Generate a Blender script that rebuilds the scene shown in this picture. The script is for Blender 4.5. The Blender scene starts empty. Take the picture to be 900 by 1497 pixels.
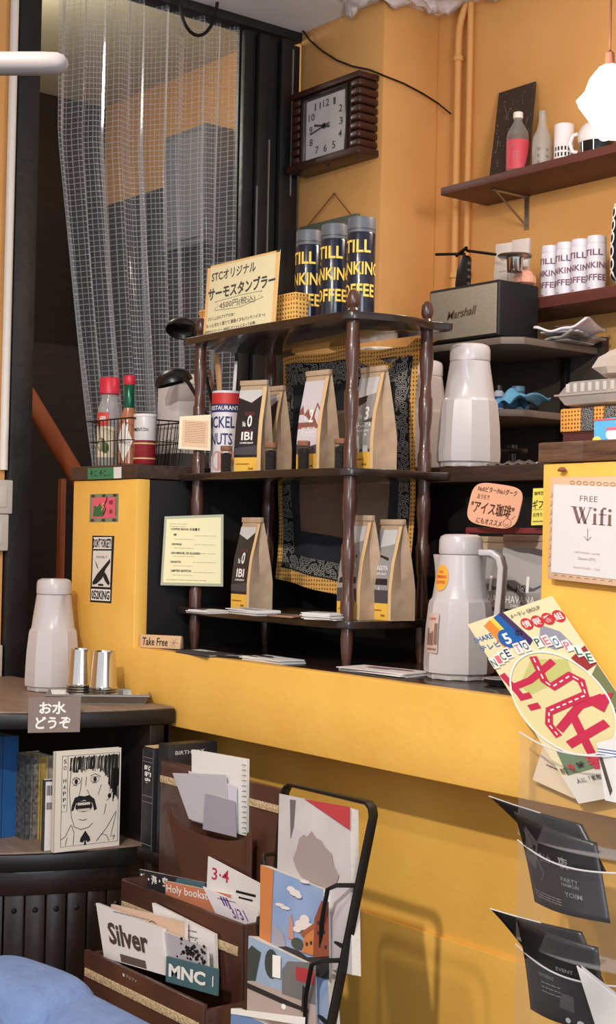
import bpy, bmesh, math, random
import numpy as np
from mathutils import Vector, Matrix
random.seed(7)
SC = bpy.context.scene
COL = SC.collection
# ------------------------------------------------------------------ camera
F_PX, YAW, PIT, ROL = 2110.0, 0.89845, -0.018359, 0.020541
EYE = 1.36
_X = np.array([math.cos(YAW), 0, -math.sin(YAW)]); _Y = np.array([math.sin(YAW), 0, math.cos(YAW)]); _Z = np.array([0, -1, 0.])
_Rp = np.array([[1, 0, 0], [0, math.cos(PIT), -math.sin(PIT)], [0, math.sin(PIT), math.cos(PIT)]])
_Rr = np.array([[math.cos(ROL), -math.sin(ROL), 0], [math.sin(ROL), math.cos(ROL), 0], [0, 0, 1]])
MC = _Rr @ _Rp @ np.array([_X, _Y, _Z]).T          # world -> (right, down, forward)
cam = bpy.data.cameras.new('camera'); camo = bpy.data.objects.new('camera', cam); COL.objects.link(camo)
cam.sensor_fit = 'VERTICAL'; cam.sensor_height = 36.0; cam.lens = 36.0 * F_PX / 1497.0
cam.clip_start = 0.05; cam.clip_end = 60
_m = Matrix.Identity(4)
for i in range(3):
    _m[i][0] = MC[0][i]; _m[i][1] = -MC[1][i]; _m[i][2] = -MC[2][i]
_m[2][3] = EYE
camo.matrix_world = _m
SC.camera = camo
# ------------------------------------------------------------------ world, lamps, exposure
SC.view_settings.view_transform = 'Standard'; SC.view_settings.look = 'None'
SC.view_settings.gamma = 1.0; SC.view_settings.use_curve_mapping = False
SC.view_settings.exposure = 0.10
W = bpy.data.worlds.new('world'); SC.world = W; W.use_nodes = True
W.node_tree.nodes['Background'].inputs[0].default_value = (0.96, 0.95, 1.0, 1)
W.node_tree.nodes['Background'].inputs[1].default_value = 0.80
def lamp(name, kind, loc, target, power, col, size=0.2, spot=None, size_y=None):
    l = bpy.data.lights.new(name, kind); o = bpy.data.objects.new(name, l); COL.objects.link(o)
    l.energy = power; l.color = col
    if kind == 'AREA':
        l.size = size
        if size_y: l.shape = 'RECTANGLE'; l.size_y = size_y
    else: l.shadow_soft_size = size
    if kind == 'SPOT': l.spot_size = math.radians(spot); l.spot_blend = 0.6
    o.location = loc
    o.rotation_euler = (Vector(target) - Vector(loc)).to_track_quat('-Z', 'Y').to_euler()
    return o
WARM = (1.0, 0.80, 0.58)
lamp('ceiling_spot_key', 'SPOT', (-0.85, -0.40, 2.72), (-2.2, 2.1, 0.42), 232, (1.0, 0.92, 0.82), 0.035, 74)
lamp('ceiling_spot_second', 'SPOT', (-1.75, -0.10, 2.95), (-2.5, 2.1, 1.0), 62, (1.0, 0.90, 0.78), 0.05, 95)
lamp('daylight_window', 'AREA', (1.6, 0.2, 1.9), (-2.6, 2.2, 1.4), 46, (0.80, 0.87, 1.0), 1.3, None, 1.5)
lamp('stairwell_fill', 'POINT', (-4.7, 2.3, 3.0), (0, 0, 0), 27, (1.0, 0.93, 0.80), 0.15)  # unseen fill light added to brighten the stairwell behind the curtain

# ------------------------------------------------------------------ pixel helpers: a pixel is a ray, the plane it meets gives the distance
def _ray(x, y): return MC.T @ np.array([(x - 450) / F_PX, (y - 748.5) / F_PX, 1.0])
def onX(x, y, c): d = _ray(x, y); t = c / d[0]; return Vector((c, d[1] * t, EYE + d[2] * t))
def onY(x, y, c): d = _ray(x, y); t = c / d[1]; return Vector((d[0] * t, c, EYE + d[2] * t))
def onP(x, y, p, n):
    d = Vector(_ray(x, y)); o = Vector((0, 0, EYE)); n = Vector(n); return o + d * ((Vector(p) - o).dot(n) / d.dot(n))
def onZ(x, y, c): d = _ray(x, y); t = (c - EYE) / d[2]; return Vector((d[0] * t, d[1] * t, c))

# ------------------------------------------------------------------ materials
def lin(h):
    if isinstance(h, str):
        h = h.lstrip('#'); c = [int(h[i:i + 2], 16) / 255 for i in (0, 2, 4)]
    else: c = [v / 255 for v in h]
    return tuple((v / 12.92 if v <= .04045 else ((v + .055) / 1.055) ** 2.4) for v in c) + (1,)
_mc = {}
def mat(name, col, rough=.6, metal=0, col2=None, scale=20, bump=0, bscale=None, spec=.5, trans=0, alpha=1, emit=0, stretch=None, wave=None, coat=0, ior=1.45):
    if name in _mc: return _mc[name]
    m = bpy.data.materials.new(name); m.use_nodes = True; nt = m.node_tree; b = nt.nodes['Principled BSDF']
    c = lin(col); b.inputs['Base Color'].default_value = c
    b.inputs['Roughness'].default_value = rough; b.inputs['Metallic'].default_value = metal
    b.inputs['Specular IOR Level'].default_value = spec; b.inputs['IOR'].default_value = ior
    b.inputs['Transmission Weight'].default_value = trans; b.inputs['Alpha'].default_value = alpha
    b.inputs['Coat Weight'].default_value = coat
    if emit: b.inputs['Emission Color'].default_value = c; b.inputs['Emission Strength'].default_value = emit
    if col2 or bump:
        tc = nt.nodes.new('ShaderNodeTexCoord'); mp = nt.nodes.new('ShaderNodeMapping')
        nt.links.new(tc.outputs['Object'], mp.inputs[0])
        if stretch: mp.inputs['Scale'].default_value = stretch
        if wave:
            t = nt.nodes.new('ShaderNodeTexWave'); t.bands_direction = wave; t.inputs['Scale'].default_value = scale
            t.inputs['Distortion'].default_value = 6; t.inputs['Detail'].default_value = 4; t.inputs['Detail Scale'].default_value = 1.5
        else:
            t = nt.nodes.new('ShaderNodeTexNoise'); t.inputs['Scale'].default_value = scale; t.inputs['Detail'].default_value = 6
        nt.links.new(mp.outputs[0], t.inputs[0])
        fac = t.outputs['Fac']
        if col2:
            r = nt.nodes.new('ShaderNodeValToRGB'); r.color_ramp.elements[0].position = .3; r.color_ramp.elements[1].position = .7
            r.color_ramp.elements[0].color = c; r.color_ramp.elements[1].color = lin(col2)
            nt.links.new(fac, r.inputs[0]); nt.links.new(r.outputs[0], b.inputs['Base Color'])
        if bump:
            t2 = nt.nodes.new('ShaderNodeTexNoise'); t2.inputs['Scale'].default_value = bscale or scale; t2.inputs['Detail'].default_value = 5
            nt.links.new(mp.outputs[0], t2.inputs[0])
            bp = nt.nodes.new('ShaderNodeBump'); bp.inputs['Strength'].default_value = bump; bp.inputs['Distance'].default_value = .01
            nt.links.new(t2.outputs['Fac'], bp.inputs['Height']); nt.links.new(bp.outputs[0], b.inputs['Normal'])
    _mc[name] = m; return m
def glassy(name, col, a=.25, rough=.05, tint=None):
    """thin clear sheet: mostly see-through with a glossy coat"""
    if name in _mc: return _mc[name]
    m = bpy.data.materials.new(name); m.use_nodes = True; nt = m.node_tree; nt.nodes.clear()
    o = nt.nodes.new('ShaderNodeOutputMaterial'); mx = nt.nodes.new('ShaderNodeMixShader'); tr = nt.nodes.new('ShaderNodeBsdfTransparent')
    p = nt.nodes.new('ShaderNodeBsdfPrincipled'); p.inputs['Base Color'].default_value = lin(col); p.inputs['Roughness'].default_value = rough
    if tint: tr.inputs[0].default_value = lin(tint)
    fr = nt.nodes.new('ShaderNodeLayerWeight'); pw = nt.nodes.new('ShaderNodeMath'); pw.operation = 'POWER'; pw.inputs[1].default_value = 4
    ma = nt.nodes.new('ShaderNodeMath'); ma.operation = 'ADD'; ma.inputs[1].default_value = a; ma.use_clamp = True
    nt.links.new(fr.outputs['Facing'], pw.inputs[0]); nt.links.new(pw.outputs[0], ma.inputs[0]); nt.links.new(ma.outputs[0], mx.inputs[0])
    nt.links.new(tr.outputs[0], mx.inputs[1]); nt.links.new(p.outputs[0], mx.inputs[2]); nt.links.new(mx.outputs[0], o.inputs[0])
    _mc[name] = m; return m
def patterned(name, base, dark, scale, thr=.35, kind='dots', rough=.8):
    """printed cloth or paper with small repeated marks"""
    if name in _mc: return _mc[name]
    m = mat(name, base, rough); nt = m.node_tree; b = nt.nodes['Principled BSDF']
    tc = nt.nodes.new('ShaderNodeTexCoord')
    v = nt.nodes.new('ShaderNodeTexVoronoi'); v.inputs['Scale'].default_value = scale
    v.inputs['Randomness'].default_value = .12 if kind == 'dots' else 1
    v.voronoi_dimensions = '2D'
    sx = nt.nodes.new('ShaderNodeSeparateXYZ'); ad = nt.nodes.new('ShaderNodeMath'); cx_ = nt.nodes.new('ShaderNodeCombineXYZ')
    nt.links.new(tc.outputs['Object'], sx.inputs[0]); nt.links.new(sx.outputs[0], ad.inputs[0]); nt.links.new(sx.outputs[1], ad.inputs[1])
    nt.links.new(ad.outputs[0], cx_.inputs[0]); nt.links.new(sx.outputs[2], cx_.inputs[1]); nt.links.new(cx_.outputs[0], v.inputs[0])
    r = nt.nodes.new('ShaderNodeValToRGB'); r.color_ramp.interpolation = 'CONSTANT'
    e = r.color_ramp.elements
    if kind == 'dots':
        e[0].color = lin(dark); e[0].position = 0; e[1].color = lin(base); e[1].position = thr
    else:
        e[0].color = lin(base); e[0].position = 0; e[1].color = lin(dark); e[1].position = thr * .5
        for p_, c_ in ((thr * .75, base), (thr * 1.1, dark), (thr * 1.35, base)):
            n = e.new(p_); n.color = lin(c_)
    nt.links.new(v.outputs['Distance'], r.inputs[0]); nt.links.new(r.outputs[0], b.inputs['Base Color'])
    return m

# ------------------------------------------------------------------ mesh builder
class MB:
    def __init__(s): s.v = []; s.f = []; s.uv = None
    def add(s, v, f):
        k = len(s.v); s.v += [tuple(p) for p in v]; s.f += [tuple(i + k for i in q) for q in f]; return s
    def box(s, x0, x1, y0, y1, z0, z1):
        v = [(x, y, z) for z in (z0, z1) for y in (y0, y1) for x in (x0, x1)]
        return s.add(v, [(0, 2, 3, 1), (4, 5, 7, 6), (0, 1, 5, 4), (2, 6, 7, 3), (0, 4, 6, 2), (1, 3, 7, 5)])
    def obox(s, c, sx, sy, sz, rot=(0, 0, 0)):
        from mathutils import Euler
        R = Euler(rot).to_matrix(); c = Vector(c)
        v = [c + R @ Vector((x * sx / 2, y * sy / 2, z * sz / 2)) for z in (-1, 1) for y in (-1, 1) for x in (-1, 1)]
        return s.add(v, [(0, 2, 3, 1), (4, 5, 7, 6), (0, 1, 5, 4), (2, 6, 7, 3), (0, 4, 6, 2), (1, 3, 7, 5)])
    def prism(s, poly, a, b, ax='y'):
        """outline extruded along ax: 'y' outline is (x,z), 'z' outline is (x,y), 'x' outline is (y,z)"""
        n = len(poly)
        def w(p, t): return (p[0], t, p[1]) if ax == 'y' else ((p[0], p[1], t) if ax == 'z' else (t, p[0], p[1]))
        v = [w(p, a) for p in poly] + [w(p, b) for p in poly]
        return s.add(v, [tuple(range(n)), tuple(range(2 * n - 1, n - 1, -1))] + [(i, n + i, n + (i + 1) % n, (i + 1) % n) for i in range(n)])
    def lathe(s, prof, n=24, c=(0, 0, 0), rad=None):
        """prof: (r,z) from bottom to top; rad(r,z,angle) can reshape"""
        m = len(prof); v = []
        for r, z in prof:
            for k in range(n):
                a = 2 * math.pi * k / n; q = rad(r, z, a) if rad else r
                v.append((c[0] + q * math.cos(a), c[1] + q * math.sin(a), c[2] + z))
        f = [(j * n + k, j * n + (k + 1) % n, (j + 1) * n + (k + 1) % n, (j + 1) * n + k) for j in range(m - 1) for k in range(n)]
        f += [tuple(range(n - 1, -1, -1)), tuple((m - 1) * n + k for k in range(n))]
        return s.add(v, f)
    def tube(s, pts, r, n=8, closed=False, flat=None):
        pts = [Vector(p) for p in pts]; m = len(pts); rs = r if isinstance(r, (list, tuple)) else [r] * m
        v = []; up = None
        for i, p in enumerate(pts):
            a = pts[(i - 1) % m] if (closed or i) else p; b = pts[(i + 1) % m] if (closed or i < m - 1) else p
            t = (b - a).normalized()
            if up is None:
                up = Vector((0, 0, 1)) if abs(t.z) < .9 else Vector((1, 0, 0))
            e = (up - t * up.dot(t)); e = e.normalized() if e.length > 1e-6 else t.orthogonal().normalized()
            up = e; g = t.cross(e)
            for k in range(n):
                q = 2 * math.pi * k / n + math.pi / n; v.append(p + (e * math.cos(q) + g * math.sin(q)) * rs[i])
        L = m if closed else m - 1
        f = [(i * n + k, i * n + (k + 1) % n, ((i + 1) % m) * n + (k + 1) % n, ((i + 1) % m) * n + k) for i in range(L) for k in range(n)]
        if not closed: f += [tuple(range(n - 1, -1, -1)), tuple((m - 1) * n + k for k in range(n))]
        return s.add(v, f)
    def grid(s, fn, nu, nv, uv=None):
        k = len(s.v)
        s.v += [tuple(fn(i / nu, j / nv)) for j in range(nv + 1) for i in range(nu + 1)]
        s.f += [(k + j * (nu + 1) + i, k + j * (nu + 1) + i + 1, k + (j + 1) * (nu + 1) + i + 1, k + (j + 1) * (nu + 1) + i) for j in range(nv) for i in range(nu)]
        if uv: s.uv = [uv(i / nu, j / nv) for j in range(nv + 1) for i in range(nu + 1)]
        return s
    def build(s, name, m, parent=None, bev=0, smooth=False, seg=2, solid=0, sub=0):
        me = bpy.data.meshes.new(name); me.from_pydata(s.v, [], s.f)
        if s.uv:
            ul = me.uv_layers.new()
            for l in me.loops: ul.data[l.index].uv = s.uv[l.vertex_index]
        bm = bmesh.new(); bm.from_mesh(me); bmesh.ops.recalc_face_normals(bm, faces=bm.faces) if not s.uv else None
        if bev:
            es = [e for e in bm.edges if len(e.link_faces) == 2 and e.calc_face_angle(0) > .5]
            bmesh.ops.bevel(bm, geom=es, offset=bev, segments=seg, affect='EDGES', profile=.5, clamp_overlap=True)
        bm.to_mesh(me); bm.free()
        if smooth or bev:
            for p in me.polygons: p.use_smooth = True
            me.set_sharp_from_angle(angle=math.radians(smooth if isinstance(smooth, (int, float)) and smooth > 1 else 38))
        me.materials.append(m)
        o = bpy.data.objects.new(name, me); COL.objects.link(o)
        if parent: o.parent = parent
        if solid:
            md = o.modifiers.new('solid', 'SOLIDIFY'); md.thickness = solid; md.offset = 0
        if sub:
            md = o.modifiers.new('sub', 'SUBSURF'); md.levels = sub; md.render_levels = sub
        return o
def thing(name, label, cat, loc=(0, 0, 0), rotz=0, group=None):
    o = bpy.data.objects.new(name, None); COL.objects.link(o); o.empty_display_size = .05
    o.location = loc; o.rotation_euler = (0, 0, rotz); o['label'] = label; o['category'] = cat
    if group: o['group'] = group
    return o
def tag(o, label, cat, group=None):
    o['label'] = label; o['category'] = cat
    if group: o['group'] = group
    return o
def struct(o, label=None):
    o['kind'] = 'structure'
    if label: o['label'] = label
    return o
# ------------------------------------------------------------------ flat print: text, strokes and patches laid on a surface
class Face:
    """(u,v) in 0..1 over a rectangle: origin at lower left, U and V its edges"""
    def __init__(s, o, U, V, lift=.0007):
        s.o = Vector(o); s.U = Vector(U); s.V = Vector(V); s.n = s.U.cross(s.V).normalized(); s.lift = lift
        s.w = s.U.length; s.h = s.V.length
    def __call__(s, u, v, l=1): return s.o + s.U * u + s.V * v + s.n * (s.lift * l)
_tc = {}
def textmesh(t, bold=0):
    k = (t, bold)
    if k not in _tc:
        cu = bpy.data.curves.new('t', 'FONT'); cu.body = t; cu.size = 1; cu.offset = bold; cu.resolution_u = 2
        o = bpy.data.objects.new('t', cu); me = o.to_mesh()
        v = np.array([q.co[:2] for q in me.vertices]) if len(me.vertices) else np.zeros((0, 2)); f = [tuple(p.vertices) for p in me.polygons]
        o.to_mesh_clear(); bpy.data.objects.remove(o); bpy.data.curves.remove(cu)
        if len(v):
            v = v - v.min(0); wh = v.max(0); v = v / wh
            _tc[k] = (v, f, wh[0] / wh[1])
        else: _tc[k] = (v, f, 1)
    return _tc[k]
_sc = {}
def submesh(t, bold):
    k = (t, bold)
    if k not in _sc:
        q, f, asp = textmesh(t, bold); bm = bmesh.new(); vs = [bm.verts.new((a * asp, b, 0)) for a, b in q]
        for p in f:
            try: bm.faces.new([vs[i] for i in p])
            except ValueError: pass
        for _ in range(3):
            es = [e for e in bm.edges if abs(e.verts[0].co.x - e.verts[1].co.x) > .22]
            if not es: break
            bmesh.ops.subdivide_edges(bm, edges=es, cuts=1); bmesh.ops.triangulate(bm, faces=bm.faces)
        bm.verts.index_update()
        _sc[k] = (np.array([(v.co.x / asp, v.co.y) for v in bm.verts]), [tuple(v.index for v in p.verts) for p in bm.faces], asp); bm.free()
    return _sc[k]
def txt(mb, t, fc, u, v, h, w=None, bold=0, rot=0, l=1, skew=0):
    """text with its box centred on (u,v); h, w as fractions of the face height and width"""
    q, f, asp = submesh(t, bold) if hasattr(fc, 'a0') else textmesh(t, bold)
    H = h * fc.h; Wd = w * fc.w if w else H * asp
    x = (q[:, 0] - .5) * Wd + skew * (q[:, 1] - .5) * H; y = (q[:, 1] - .5) * H
    c, s = math.cos(rot), math.sin(rot)
    xx = x * c - y * s; yy = x * s + y * c
    mb.add([fc(u + a / fc.w, v + b / fc.h, l) for a, b in zip(xx, yy)], f)
def words(name, m, parent, fc, items, l=1):
    """one lettering part per line of text: (text,u,v,h,w[,bold[,rot]])"""
    for it in items:
        mb = MB(); txt(mb, it[0], fc, it[1], it[2], it[3], it[4], *(list(it[5:]) + [.015][:max(0, 1 - len(it[5:]))]), l=l); mb.build(name, m, parent)
def stroke(mb, fc, pts, w, l=1, closed=False):
    """ribbon of width w (metres) along (u,v) points"""
    P = [np.array((p[0] * fc.w, p[1] * fc.h)) for p in pts]; n = len(P); v = []
    for i in range(n):
        a = P[(i - 1) % n] if (closed or i) else P[i]; b = P[(i + 1) % n] if (closed or i < n - 1) else P[i]
        d = b - a; d = d / (np.linalg.norm(d) + 1e-9); nn = np.array((-d[1], d[0])) * w / 2
        for e in (P[i] + nn, P[i] - nn): v.append(fc(e[0] / fc.w, e[1] / fc.h, l))
    m = n if closed else n - 1
    mb.add(v, [(2 * i, 2 * i + 1, (2 * i + 3) % (2 * n), (2 * i + 2) % (2 * n)) for i in range(m)])
def patch(mb, fc, pts, l=1): mb.add([fc(p[0], p[1], l) for p in pts], [tuple(range(len(pts)))])
def rect(mb, fc, u0, v0, u1, v1, l=1): patch(mb, fc, [(u0, v0), (u1, v0), (u1, v1), (u0, v1)], l)
def ell(cx, cy, rx, ry, n=24, a0=0, a1=2 * math.pi): return [(cx + rx * math.cos(a0 + (a1 - a0) * i / n), cy + ry * math.sin(a0 + (a1 - a0) * i / n)) for i in range(n + (0 if a1 - a0 >= 6.28 else 1))]
def scribble(mb, fc, u0, u1, v, h, w, seed=0, l=1, dens=14):
    """a line of small unreadable print, broken into word-like dashes"""
    r = random.Random(seed); u = u0
    while u < u1 - .01:
        e = min(u1, u + r.uniform(.03, .12) * (14 / dens)); rect(mb, fc, u, v - h / 2, e, v + h / 2, l); u = e + .012
def card(name, q, thick, m, parent=None, bev=0):
    """thin board between four corners (ll, lr, ur, ul) given in world or local coordinates, thickness away from the front"""
    q = [Vector(p) for p in q]; n = (q[1] - q[0]).cross(q[3] - q[0]).normalized()
    mb = MB(); v = q + [p - n * thick for p in q]
    mb.add(v, [(0, 1, 2, 3), (7, 6, 5, 4)] + [(i, 4 + i, 4 + (i + 1) % 4, (i + 1) % 4) for i in range(4)])
    return mb.build(name, m, parent, bev), Face(q[0], q[1] - q[0], q[3] - q[0])
# ------------------------------------------------------------------ shared materials
YELLOW = mat('yellow_paint', (240, 190, 90), .55, col2=(233, 178, 80), scale=6, bump=.10, bscale=60)
OCHRE = mat('ochre_wall_paint', (224, 170, 104), .6, col2=(212, 156, 90), scale=3, bump=.15, bscale=30)
BLACKP = mat('black_paint', (22, 22, 24), .5, col2=(34, 34, 36), scale=8, bump=.2, bscale=40)
BLACKW = mat('black_board', (20, 18, 18), .55)
DARKW = mat('dark_brown_wood', (54, 32, 24), .4, col2=(36, 20, 15), scale=4, stretch=(1, 8, 8), coat=.2)
TURNED = mat('turned_brown_wood', (88, 56, 46), .32, col2=(66, 38, 30), scale=10, stretch=(6, 6, 1), coat=.4)
SHELFW = mat('dark_shelf_wood', (48, 34, 28), .28, col2=(34, 24, 20), scale=8, stretch=(1, 6, 6), coat=.4)
PLANK = mat('grey_brown_plank', (112, 80, 58), .6, col2=(66, 44, 32), scale=14, stretch=(1, 6, 9), bump=.15, bscale=40)
PLANKD = mat('dark_plank', (74, 52, 42), .5, col2=(48, 34, 28), scale=12, stretch=(1, 6, 9))
REDBROWN = mat('red_brown_board', (98, 52, 44), .5, col2=(84, 42, 36), scale=5, stretch=(1, 8, 8))
CREAM = mat('cream_plaster', (206, 196, 168), .8, col2=(190, 180, 152), scale=3, bump=.1)
CEIL = mat('grey_white_ceiling', (238, 238, 242), .8, col2=(224, 224, 228), scale=4, bump=.15)
WHITEPL = mat('white_plastic', (236, 232, 224), .35)
WHITEPAPER = mat('white_paper', (224, 222, 219), .8)
CREAMPAPER = mat('cream_paper', (240, 230, 184), .8)
GREYPAPER = mat('grey_paper', (196, 194, 196), .8)
KRAFT = mat('kraft_paper', (188, 162, 136), .75, col2=(172, 146, 120), scale=30, bump=.35, bscale=22)
KRAFTL = mat('light_kraft', (222, 186, 136), .75)
INK = mat('black_ink', (24, 22, 22), .7)
GREYINK = mat('grey_ink', (110, 106, 104), .8)
WHITEINK = mat('white_ink', (238, 236, 230), .7)
GOLDINK = mat('gold_ink', (240, 204, 92), .6)
REDINK = mat('crimson_ink', (196, 44, 78), .6)
BLUEINK = mat('blue_ink', (30, 96, 170), .6)
GREENINK = mat('green_ink', (44, 110, 70), .6)
PINKINK = mat('pink_ink', (232, 110, 130), .6)
NAVYINK = mat('navy_ink', (50, 52, 100), .6)
TEALINK = mat('teal_ink', (70, 104, 112), .6)
PURPLEINK = mat('purple_ink', (70, 50, 96), .6)
OLIVEINK = mat('olive_ink', (120, 124, 84), .6)
ORANGEINK = mat('orange_ink', (226, 140, 60), .6)
STEEL = mat('polished_steel', (214, 212, 208), .14, 1)
DULLSTEEL = mat('brushed_steel', (170, 168, 164), .35, 1)
BLACKPL = mat('black_plastic', (18, 18, 19), .32)
BLACKMT = mat('black_metal', (20, 18, 18), .45, .3)
CLEAR = glassy('clear_acrylic', (200, 200, 205), .025, .06)
CLEARP = glassy('clear_film', (190, 190, 195), .05, .08)
GLASS = glassy('thin_glass', (70, 72, 74), .08, .03)
PAGES = mat('page_edges', (226, 222, 212), .85, col2=(196, 192, 184), scale=120, stretch=(1, 1, 14))

YP, ZC, ZB = 1.95, 1.074, 0.895
XL, XO1, XO2, XR = -3.478, -3.152, -1.772, -0.85
YB, XPIL, YPIL, XCUR = 3.20, -3.39, 2.965, -3.82
ZCE = 3.06
ZPT = 1.541
# ------------------------------------------------------------------ the setting
def sbox(name, m, *a, bev=0): return struct(MB().box(*a).build(name, m, None, bev))
sbox('floor', mat('dark_floor', (70, 52, 42), .6, col2=(54, 40, 32), scale=5), -6.4, 2.0, -2.2, 4.2, -.1, 0)
sbox('ceiling', CEIL, XCUR, 2.0, -2.2, 3.3, ZCE, ZCE + .1)
sbox('wall_back', OCHRE, XCUR, .4, YB, YB + .1, 0, ZCE)
sbox('wall_pillar', OCHRE, XCUR + .005, XPIL, YPIL, YB, 0, ZCE, bev=.006)
sbox('wall_left', OCHRE, XCUR - .08, XCUR, -2.2, 1.915, 0, ZCE)
# lower wall under the counter, stepped out low down
sbox('wall_front', YELLOW, XCUR, XR, 2.11, 2.20, 0, ZB)
sbox('baseboard_front', YELLOW, XCUR, XR, 2.098, 2.11, 0, onY(650, 1372, 2.10).z, bev=.003)
# ragged plaster where the ceiling paper peels over the pillar
mb = MB()
rr = random.Random(3)
edge = [(XPIL - .16, YPIL - .015), (XPIL - .06, YPIL - .035), (XPIL + .02, YPIL - .02), (XPIL + .03, YPIL + .1), (XPIL + .045, YB - .05), (XPIL + .16, YB - .035), (XPIL + .30, YB - .02), (XPIL + .48, YB - .004)]
pts = []
for i in range(len(edge) - 1):
    for k in range(5):
        t = k / 5; a, b = edge[i], edge[i + 1]
        pts.append((a[0] + (b[0] - a[0]) * t + rr.uniform(-.006, .006), a[1] + (b[1] - a[1]) * t + rr.uniform(-.006, .006)))
n = len(pts)
mb.grid(lambda u, v: (lambda p: (p[0] + (.09 + .03 * math.sin(u * 19)) * v, p[1] - (.10 + .03 * math.sin(u * 31)) * v, ZCE - .004 - (.014 + .010 * math.sin(u * 23) + .006 * math.sin(u * 61)) * (1 - v) ** 1.5 - .008 * math.sin(9 * v + 40 * u)))(pts[min(n - 1, int(u * (n - 1)))]), 34, 6)
struct(mb.build('trim_1', mat('peeling_paper', (226, 226, 236), .7, bump=.3, bscale=60), None, 0, 30, solid=.002), 'white peeling ceiling paper curling above the pillar')

# doorway with black frame, stairwell beyond
fr = thing('door_frame', 'black painted timber door frame around the curtained stairway', 'door frame', (XCUR, 1.95, 0)); fr['kind'] = 'structure'
MB().box(-.06, .02, -.030, .040, 0, ZCE).build('post', BLACKP, fr, .004)
MB().box(-.06, .012, .040, 1.02, 3.03, ZCE).build('lintel', BLACKP, fr, .003)
fd = thing('folding_door', 'black folding door pushed together beside the clock pillar', 'door', (XCUR - .03, 2.735, 0))
for i in range(5):
    MB().box(.012 + (.018 if i % 2 else 0), .036 + (.018 if i % 2 else 0), i * .046, i * .046 + .043, .02, 3.02 - .006 * (i % 3)).build('panel', BLACKP, fd, .003)
MB().box(-.005, .008, -.004, .236, .02, 3.02).build('backing', BLACKP, fd)
for i in (1, 2, 4): MB().box(.05, .056, i * .046 - .002, i * .046 + .002, 2.1 + .1 * i, 2.35 + .16 * i).build('edge_strip', mat('painted_lit_edge', (120, 116, 110), .5), fd)  # pale grey strips paint the light caught on the upper board edges
# stairwell shell
sbox('wall_stairwell_far', mat('dark_stair_boards', (46, 36, 32), .6, col2=(34, 26, 23), scale=6, stretch=(1, 1, 8)), -6.2, -6.1, 1.2, 4.2, 0, 4.6)
sbox('wall_stairwell_back', OCHRE, -6.2, XCUR - .08, 3.55, 3.65, 0, 4.6)
sbox('wall_stairwell_near', CREAM, -6.2, XCUR - .08, 1.2, 1.30, 0, 4.6)
ZST = onY(237, 122, 3.55).z
sbox('ceiling_stairwell', CREAM, -6.2, XCUR - .08, 1.2, 3.65, ZST, ZST + .08)
sbox('wall_above_door', CREAM, XCUR - .08, XCUR - .02, 1.0, 3.65, ZCE, 3.75)
sbox('trim_2', mat('grey_wainscot', (60, 54, 52), .6, col2=(48, 42, 40), scale=3), -6.1, XCUR - .12, 3.50, 3.55, 0, onY(250, 270, 3.5).z)
sbox('trim_3', mat('grey_beam', (128, 122, 118), .7), -6.1, -6.0, 1.3, 2.35, 2.36, 2.58, bev=.01)
sbox('wall_stair_side', mat('dark_stair_panel', (58, 44, 38), .5, col2=(44, 33, 28), scale=7, stretch=(1, 1, 6)), -4.75, -4.70, 1.3, 3.5, 0, 2.05)
_b0 = onY(280, 365, 3.40); _b1 = onY(280, 195, 3.40); _bh = _b1.z - _b0.z
gb = thing('wall_box', 'grey box cabinet on the stairwell wall behind the curtain', 'cabinet', (_b0.x, 3.42, _b0.z))
MB().box(-.16, .16, -.07, .079, 0, _bh).build('body', mat('grey_box', (104, 106, 112), .5), gb, .008)
MB().box(-.14, .14, -.078, -.071, .03, _bh - .03).build('door', mat('grey_box_door', (120, 122, 128), .5), gb, .003)
# handrail
a = onX(40, 578, -4.25); b = onX(118, 706, -4.25)
hr = thing('stair_handrail', 'orange-brown wooden stair handrail left of the yellow post', 'handrail', (-4.25, b.y, 0))
d = (b - a); a2 = a - d * .25; b2 = b + d * .5
def rel(p, t): return Vector(p) - t.location
RAILW = mat('orange_rail_wood', (196, 108, 66), .4, col2=(172, 90, 52), scale=6, stretch=(6, 1, 1), coat=.3)
MB().tube([rel(a2, hr), rel(b2, hr)], .030, 10).build('rail', RAILW, hr, 0, 40)
q = onX(91, 700, -4.25)
MB().box(-.012, .012, q.y - hr.location.y - .010, q.y - hr.location.y + .010, 0, q.z).build('baluster', RAILW, hr, .003)

# ------------------------------------------------------------------ serving counter
ct = thing('serving_counter', 'built-in yellow painted counter with wood plank tops and black recess', 'counter', (-2.45, YP, 0))
def cb(name, m, x0, x1, y0, y1, z0, z1, bev=.002): return MB().box(x0 + 2.45, x1 + 2.45, y0 - YP, y1 - YP, z0, z1).build(name, m, ct, bev)
MB().prism([(XL + 2.45, ZB), (XR + 2.45, ZB), (XR + 2.45, 1.5035), (XO2 + 2.45, 1.5035), (XO2 + 2.45, ZC), (XO1 + 2.45, ZC), (XO1 + 2.45, 1.5035), (XL + 2.45, 1.5035)], 0, .04).build('front_panel', YELLOW, ct, .003)
cb('side_board', BLACKW, XO1 - .03, XO1 - .001, YP + .041, 2.90, ZC - .02, 1.503)
cb('end_panel', YELLOW, XL, XL + .03, YP + .041, 2.90, ZB, 1.503)
cb('ledge', SHELFW, XO1, XO2, YP + .041, 2.48, ZC - .03, ZC)
cb('underside', YELLOW, XL + .03, XR, YP + .041, 2.109, ZB + .001, ZB + .02)
cb('back_board', BLACKW, XO1, XR, 2.481, 2.50, .9, 1.499)
cb('side_board', BLACKW, XO2 + .001, XO2 + .03, YP + .041, 2.48, ZC - .02, 1.503)
cb('plank_top', PLANKD, XO1 + .004, XO2, 2.40, 2.80, 1.500, 1.5375, .003)
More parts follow.
